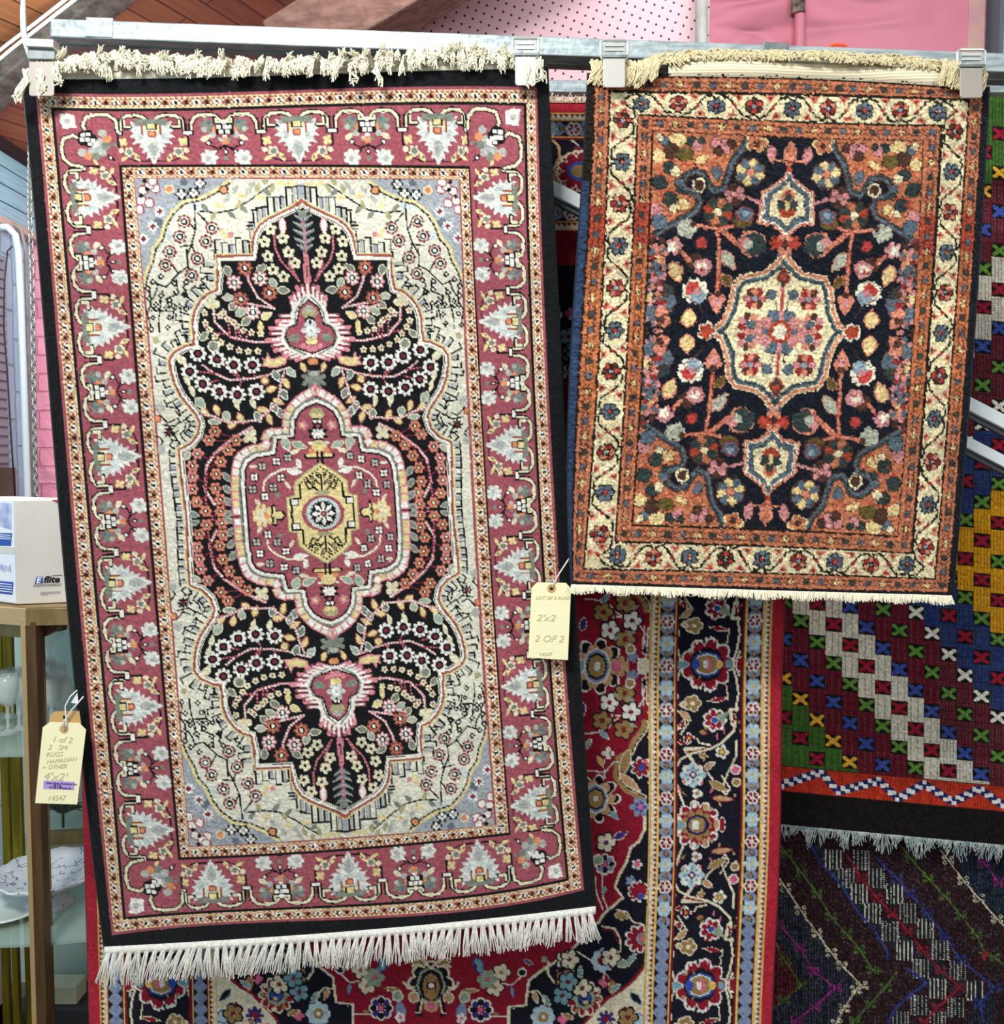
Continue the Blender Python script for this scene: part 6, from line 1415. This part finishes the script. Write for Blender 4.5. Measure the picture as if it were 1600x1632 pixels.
string('string', [(880, 937, -.001), (883, 928, -.003), (892, 913, -.002), (903, 896, -.001), (911, 884, .006)], Yt, T2)

# ------------------------------------------------------------------ display case with its contents
M['brass'] = mat('dull_brass', '#a98f62', .42, metal=.45, colour2='#8b7248', nscale=30, stretch=(1, 1, .3))
M['brassl'] = mat('pale_brass_edge', '#c9ab7c', .4, metal=.4)  # paler brass for the post's left face and the left top rail
M['bronze'] = mat('brown_bronze', '#6e5336', .45, metal=.4, colour2='#5a4229', nscale=18, stretch=(3, 3, .5))
M['gold'] = mat('yellow_brass_sheet', '#a08a22', .35, metal=.6, colour2='#7c6a1c', nscale=8, stretch=(6, 6, .6))
M['palegreen'] = mat('pale_green_backing', '#c4d8cc', .5)
def glass(name, col, rough=.03, al=.3):
    m_ = mat(name, col, rough); b_ = m_.node_tree.nodes['Principled BSDF']; b_.inputs['Alpha'].default_value = al; b_.inputs['Specular IOR Level'].default_value = .9
    return m_
M['glass'] = glass('clear_glass', '#f2faf8', .03, .3); M['shelfglass'] = glass('greenish_shelf_glass', '#b4cfc4', .04, .42)
Yc = 1.80
zt = at(47, 970, Yc).z
case = thing('display_case', (at(48, 1500, Yc).x, Yc, 0), 'brass framed glass display case at the lower left under the white box', 'display case')
pc = at(47.5, 1300, Yc); th_ = .028
pA, pB = at(47, 970, Yc), None
zr = .034
cx = at(52, 1200, Yc).x
right_end = Vector((cx+.16, Yc+.10, 0)); left_end = Vector((cx-.50, Yc+.10, 0))
# corner post: paler brass left face and brown face
MB().box(cx-.0145, cx+.0135, Yc, Yc+.028, 0, zt-.028).obj('corner_post', M['bronze'], case, bevel=.001)
MB().box(cx-.0165, cx-.0065, Yc-.003, Yc+.02, 0, zt-.02).obj('post_edge', M['brassl'], case, bevel=.001)
b = MB(); b.bar((cx-.006, Yc+.012, zt-.018), (cx+.38, Yc+.06, zt-.018), .026, .036); b.obj('top_rail', M['brass'], case, bevel=.001)
b = MB(); b.bar((cx+.0, Yc+.008, zt-.018), (cx-.34, Yc+.13, zt-.018), .026, .036); b.obj('top_rail', M['brassl'], case, bevel=.001)
b = MB(); b.bar((cx-.012, Yc+.05, zt-.055), (cx-.34, Yc+.17, zt-.055), .02, .032); b.obj('inner_rail', M['brass'], case, bevel=.001)
b = MB(); b.slab([(cx-.34, Yc+.16, zt-.002), (cx+.0, Yc+.0, zt-.002), (cx+.40, Yc+.05, zt-.002), (cx+.35, Yc+.62, zt-.002), (cx-.3, Yc+.7, zt-.002)], (0, 0, 1), .004); b.obj('top_panel', M['brass'], case)
b = MB(); b.slab([at(60, 988, Yc+.03), at(82, 985, Yc+.03), at(92, 1002, Yc+.05), at(76, 1013, Yc+.05), at(60, 1018, Yc+.04)], (0, 1, 0), .02); b.obj('corner_bracket', M['bronze'], case)
xr = at(71, 1200, Yc+.12).x
MB().tube([(xr, Yc+.12, 0), (xr+.0, Yc+.12, zt-.05)], .0068, 12).obj('support_rod', M['brass'], case, smooth=True)
MB().box(cx-.45, cx+.5, Yc+.68, Yc+.69, 0, zt-.01).obj('back_panel', M['palegreen'], case)
def zat(px, py, Y): return at(px, py, Y).z
zs = [zat(20, 1200, Yc+.05), zat(20, 1502, Yc+.05)]
for z in zs:
    b = MB(); b.slab([(cx-.36, Yc+.02, z-.006), (cx-.012, Yc+.045, z-.006), (cx+.34, Yc+.12, z-.006), (cx+.34, Yc+.62, z-.006), (cx-.36, Yc+.62, z-.006)], (0, 0, 1), .006); b.obj('glass_shelf', M['shelfglass'], case)
b = MB(); zf = zat(100, 1330, Yc+.6)
b.bar((cx-.3, Yc+.55, zf), (cx+.4, Yc+.60, zf+.03), .03, .05); b.obj('back_ledge', M['brass'], case)
MB().box(cx-.42, cx+.4, Yc+.08, Yc+.6, 0, zat(60, 1640, Yc+.1)-.35).obj('plinth', M['bronze'], case)
# brass bars standing in the case
def gold_bar(x0, x1, y0, y1, Y, label):
    a, c = at(x0, y1, Y), at(x1, y0, Y); o = MB().box(a.x, c.x, Y, Y+.02, a.z, c.z).obj('brass_panel', M['gold'], bevel=.002); tag(o, label, 'brass panel', 'brass panels in the case')
    o['label'] = label
z1, z2 = zs
def py_of(z, Y):      # picture row of a height at depth Y, to stand things on their shelf
    return z
def stand(name, x0, x1, z0, z1_, Y, label, m='gold'):
    a = at(x0, 1300, Y).x; c = at(x1, 1300, Y).x
    tag(MB().box(a, c, Y, Y+.015, z0, z1_).obj(name, M[m], bevel=.002), label, 'brass panel')
stand('brass_panel', -16, 10, z1, zt-.075, 2.16, 'wide yellow brass panel on the top shelf at the left edge of the picture')
stand('brass_panel', 12, 26, z1, zt-.075, 2.14, 'narrow yellow brass panel on the top shelf beside the wider one')
stand('brass_panel', 2, 15, z2, z1-.01, 2.20, 'left yellow brass panel on the middle shelf behind the porcelain bowl')
stand('brass_panel', 18, 34, z2, z1-.01, 2.18, 'right yellow brass panel on the middle shelf behind the porcelain bowl')
zb0 = zat(60, 1640, Yc+.1)-.35
stand('brass_panel', -6, 6, zb0, z2-.01, 2.12, 'leftmost yellow brass panel below the lower glass shelf')
stand('brass_panel', 11, 21, zb0, z2-.01, 2.10, 'bright middle yellow brass panel below the lower glass shelf')
stand('brass_panel', 32, 44, zb0, z2-.01, 2.12, 'olive brass panel nearest the corner post below the lower glass shelf')
# goblets: one built, the rest copied
def goblet(c, s=1.):
    prof = [(0, 0), (.030, 0), (.031, .002), (.012, .006), (.0045, .012), (.004, .035), (.007, .045), (.004, .055), (.005, .068), (.018, .078), (.028, .095), (.031, .125), (.029, .15), (.0275, .15), (.0295, .125), (.026, .097), (.016, .081), (.0, .075)]
    b = MB(); b.lathe((0, 0, 0), [(r*s, z*s) for r, z in prof], 20)
    o = b.obj('goblet', M['glass'], smooth=True); o.location = c; return o
spots = [(-6, 2.02, 'cut clear glass goblet at the left picture edge on the top shelf'), (14, 1.99, 'clear goblet second from the left edge on the top shelf'), (32, 2.02, 'clear goblet just left of the corner post on the top shelf'),
         (22, 2.12, 'goblet behind the two nearest left goblets on the top shelf'), (66, 2.02, 'goblet close right of the corner post on the top shelf'), (84, 2.00, 'goblet right of the thin support rod on the top shelf'),
         (101, 2.02, 'goblet farthest right on the top shelf, next to the black rug edge'), (78, 2.16, 'goblet at the back row between the rod and the rug edge'), (94, 2.14, 'rearmost goblet under the tall stemmed one')]
g0 = None
for i, (px, Y, lab) in enumerate(spots):
    c = Vector((at(px, 1200, Y).x, Y, z1))
    if g0 is None: g0 = goblet(c); o = g0
    else: o = g0.copy(); COL.objects.link(o); o.location = c
    o.scale = (.8, .8, .8+.1*((i*5) % 3)/2)
    tag(o, lab, 'goblet', 'clear goblets on the top shelf')
# larger footed glass bowl with a brown rim, behind
c = Vector((at(84, 1200, 2.28).x, 2.28, z1)); fg = thing('footed_glass', c, 'tall footed glass dish with brown band under its rim, inside the top of the case', 'glass dish')
MB().lathe(c, [(.03, 0), (.03, .003), (.006, .01), (.005, .13), (.012, .15), (.036, .17), (.042, .185)], 20).obj('bowl', M['glass'], fg, smooth=True)
MB().lathe(c, [(.0425, .185), (.0435, .215), (.041, .215), (.040, .186)], 24).obj('rim_band', M['bronze'], fg, smooth=True)
# blue and white porcelain compote
m, nt, bs = node_mat('blue_on_white_porcelain', .15)
tc = nt.nodes.new('ShaderNodeTexCoord'); v = nt.nodes.new('ShaderNodeTexVoronoi'); v.feature = 'DISTANCE_TO_EDGE'; v.inputs['Scale'].default_value = 55
v2 = nt.nodes.new('ShaderNodeTexNoise'); v2.inputs['Scale'].default_value = 38
rp = nt.nodes.new('ShaderNodeValToRGB'); rp.color_ramp.elements[0].position = .02; rp.color_ramp.elements[0].color = (1, 1, 1, 1); rp.color_ramp.elements[1].position = .06; rp.color_ramp.elements[1].color = (0, 0, 0, 1)
rq = nt.nodes.new('ShaderNodeValToRGB'); rq.color_ramp.elements[0].position = .5; rq.color_ramp.elements[1].position = .55
mu = nt.nodes.new('ShaderNodeMath'); mu.operation = 'MULTIPLY'; mx = nt.nodes.new('ShaderNodeMixRGB'); mx.inputs[1].default_value = lin('#dfe3ea'); mx.inputs[2].default_value = lin('#3c4f8c')
nt.links.new(tc.outputs['Object'], v.inputs['Vector']); nt.links.new(tc.outputs['Object'], v2.inputs['Vector']); nt.links.new(v.outputs['Distance'], rp.inputs[0]); nt.links.new(v2.outputs[0], rq.inputs[0]); nt.links.new(rp.outputs[0], mu.inputs[0]); nt.links.new(rq.outputs[0], mu.inputs[1]); nt.links.new(mu.outputs[0], mx.inputs[0]); nt.links.new(mx.outputs[0], bs.inputs['Base Color'])
Yb = 2.02
c = Vector((at(78, 1400, Yb).x, Yb, z2)); cp = thing('porcelain_compote', c, 'blue and white scalloped porcelain compote bowl on the lower glass shelf', 'bowl')
hb = zat(70, 1386, Yb)-z2
wv_ = lambda t, z: .035*math.cos(14*t)*min(1, max(0, (z-hb*.7)/(hb*.3)))
MB().lathe(c, [(.0, hb*.52), (.03, hb*.53), (.07, hb*.64), (.105, hb*.84), (.121, hb), (.118, hb+.003), (.10, hb*.88), (.066, hb*.69), (.0, hb*.6)], 84, wv_).obj('bowl', m, cp, smooth=True)
MB().lathe(c, [(.052, 0), (.055, .006), (.045, hb*.12), (.026, hb*.26), (.017, hb*.36), (.021, hb*.42), (.017, hb*.47), (.03, hb*.55)], 60, lambda t, z: .05*math.cos(10*t)*max(0, 1-z/(hb*.2))).obj('foot', m, cp, smooth=True)
M['whitechina'] = mat('white_china', '#dfe5df', .2)
c = Vector((at(12, 1430, 1.98).x, 1.98, z2)); tag(MB().lathe(c, [(0, .0), (.05, .001), (.085, .016), (.092, .018), (.088, .02), (.05, .005), (0, .004)], 40).obj('glass_plate', M['whitechina'], smooth=True), 'pale round plate lying on the lower glass shelf left of the post', 'plate')
a = at(95, 1590, 2.3); tag(MB().box(a.x-.05, a.x+.045, 2.3, 2.36, a.z-.02, a.z+.03).obj('cream_box', mat('cream_card', '#d5d2b4', .7), bevel=.003), 'cream block standing at the bottom of the case right of the post', 'box')
tag(MB().box(a.x-.12, a.x+.16, 2.28, 2.42, 0, a.z-.021).obj('storage_crate', mat('dark_crate', '#3b3c3c', .7), bevel=.004), 'dark grey crate under the cream block at the bottom of the case', 'crate')
# dried dark shrub-like ornament seen through the glass
b = MB(); c = at(100, 1290, 2.40)
for i in range(70):
    a_ = rnd.uniform(0, 6.28); l = rnd.uniform(.02, .05); e = c+Vector((math.cos(a_)*l*1.4, rnd.uniform(-.02, .02), abs(math.sin(a_))*l*.8)); b.tube([c+Vector((rnd.uniform(-.01, .01), 0, -.01)), c.lerp(e, .6)+Vector((0, 0, .006)), e], [.002, .003, .001], 5)
b.tube([c+Vector((0, 0, -.01)), Vector((c.x, c.y, zf+.02))], .004, 6)
tag(b.obj('dark_foliage_ornament', mat('dusty_dark_green', '#4c5a4e', .8)), 'dusty dark spray ornament behind the glass under the paper tag', 'ornament')

# ------------------------------------------------------------------ cardboard box on the case
zb_ = zt+.0035
A0 = at(28, 965, Yc+.03); A0.z = zb_
hb = at(28, 797, Yc+.03).z-zb_
Bv = Vector((A0.x+.17, Yc+.085, zb_)); Cv = Vector((A0.x-.30, Yc+.20, zb_))
Dv = Bv+Cv-A0
M['card'] = mat('white_box_card', '#d6d3cb', .55, colour2='#cbc8c0', nscale=5)
M['cardside'] = mat('white_printed_card', '#dfe3ea', .5)
M['blue'] = mat('blue_print', '#2c4fa6', .5); M['lilac'] = mat('lilac_print', '#8f96c4', .5, colour2='#c6cae2', nscale=30); M['red'] = mat('red_print', '#b01c2a', .5); M['black'] = mat('black_print', '#17181c', .5); M['whitep'] = mat('white_print', '#eef0f2', .5); M['greyp'] = mat('grey_print', '#8d9096', .5)
bx = thing('cardboard_box', (A0+Dv)/2, 'white product carton with blue lettering standing on the brass display case', 'box')
up = Vector((0, 0, hb))
b = MB(); b.hexa([A0, Bv, Dv, Cv, A0+up, Bv+up, Dv+up, Cv+up]); b.obj('carton', M['card'], bx, bevel=.002)
er = (Bv-A0).normalized(); nr = Vector((er.y, -er.x, 0)); el = (Cv-A0).normalized(); nl = Vector((-el.y*-1, el.x*-1, 0)); nl = Vector((el.y, -el.x, 0)); nl = nl if nl.y < 0 else -nl
def onf(side, s, z, d=.0008):
    e, n_ = (er, nr) if side == 'r' else (el, nl)
    return A0+e*s+n_*d+Vector((0, 0, z))
def patch(side, pts, m, nm='print', d=.0008):
    MB().slab([onf(side, s, z, d) for s, z in pts], nr if side == 'r' else nl, .0003).obj(nm, M[m], bx)
k_ = .00131   # metres per picture pixel at the box
W_ = .17
s0 = lambda px: (px-28)*k_*1.04
zz_ = lambda py: (965-py)*hb/168.
patch('r', [(s0(79), hb-.0005), (W_-.001, hb-.0005), (W_-.001, hb-.055)], 'red')
patch('r', [(s0(52.5), zz_(932)), (s0(55.5), zz_(921)), (s0(64), zz_(921)), (s0(64), zz_(932))], 'blue')
text('lettering', 'E', M['whitep'], .0165, onf('r', s0(54.5), zz_(931), .0013), er, (0, 0, 1), bx, .25, .0005)
text('lettering', 'flite', M['black'], .0195, onf('r', s0(64.5), zz_(931), .0013), er, (0, 0, 1), bx, .25, .0006, 1.05)
patch('r', [(s0(77), zz_(920.4)), (s0(92), zz_(920.4)), (s0(91), zz_(919.4)), (s0(77), zz_(919.8))], 'black')
patch('r', [(s0(50), zz_(934.3)), (s0(90), zz_(934.3)), (s0(90), zz_(933.8)), (s0(50), zz_(933.8))], 'black')
patch('r', [(s0(50), zz_(936.6)), (s0(89), zz_(936.6)), (s0(89), zz_(936.1)), (s0(50), zz_(936.1))], 'black')
for y in (946, 948, 950): patch('r', [(s0(60), zz_(y+.7)), (s0(88 if y < 950 else 70), zz_(y+.7)), (s0(88 if y < 950 else 70), zz_(y)), (s0(60), zz_(y))], 'greyp')
sl_ = lambda px: (28-px)*k_*1.35
patch('l', [(.003, .003), (.3, .003), (.3, hb-.003), (.003, hb-.003)], 'cardside', d=.0002)
patch('l', [(sl_(21), zz_(845)), (sl_(-10), zz_(838)), (sl_(-20), zz_(802)), (sl_(23), zz_(802))], 'lilac', d=.0006)
patch('l', [(sl_(22), zz_(850)), (sl_(-20), zz_(852)), (sl_(-20), zz_(872)), (sl_(19), zz_(871))], 'blue', d=.0007)
for y in (853.5, 856.5, 859.5): patch('l', [(sl_(20), zz_(y+1)), (sl_(-10), zz_(y+1)), (sl_(-10), zz_(y)), (sl_(20), zz_(y))], 'whitep', d=.0013)
patch('l', [(sl_(26), zz_(884)), (sl_(-20), zz_(884)), (sl_(-20), zz_(866+7)), (sl_(26), zz_(873))], 'card', d=.0007)
for q in range(7): patch('l', [(sl_(17-q*4), zz_(915-(q % 3)*3)), (sl_(15-q*4), zz_(913)), (sl_(14-q*4), zz_(903+(q % 2)*3)), (sl_(18-q*4), zz_(901+q % 4))], 'lilac', d=.0007)
patch('l', [(sl_(22), zz_(929)), (sl_(-20), zz_(930)), (sl_(-20), zz_(950)), (sl_(19), zz_(950))], 'blue', d=.0007)
for y in (933, 937, 941, 945): patch('l', [(sl_(19), zz_(y+1.2)), (sl_(-10), zz_(y+1.2)), (sl_(-10), zz_(y)), (sl_(19), zz_(y))], 'whitep', d=.0013)
tag(MB().hexa([Vector((cx+.02, Yc+.02, zt+.0025)) if False else Vector((cx-.2, Yc+.10, 0)), Vector((cx-.19, Yc+.10, 0)), Vector((cx-.19, Yc+.11, 0)), Vector((cx-.2, Yc+.11, 0)), Vector((cx-.2, Yc+.10, .05)), Vector((cx-.19, Yc+.10, .05)), Vector((cx-.19, Yc+.11, .05)), Vector((cx-.2, Yc+.11, .05))]).obj('case_foot', M['bronze']), None, None) if False else None
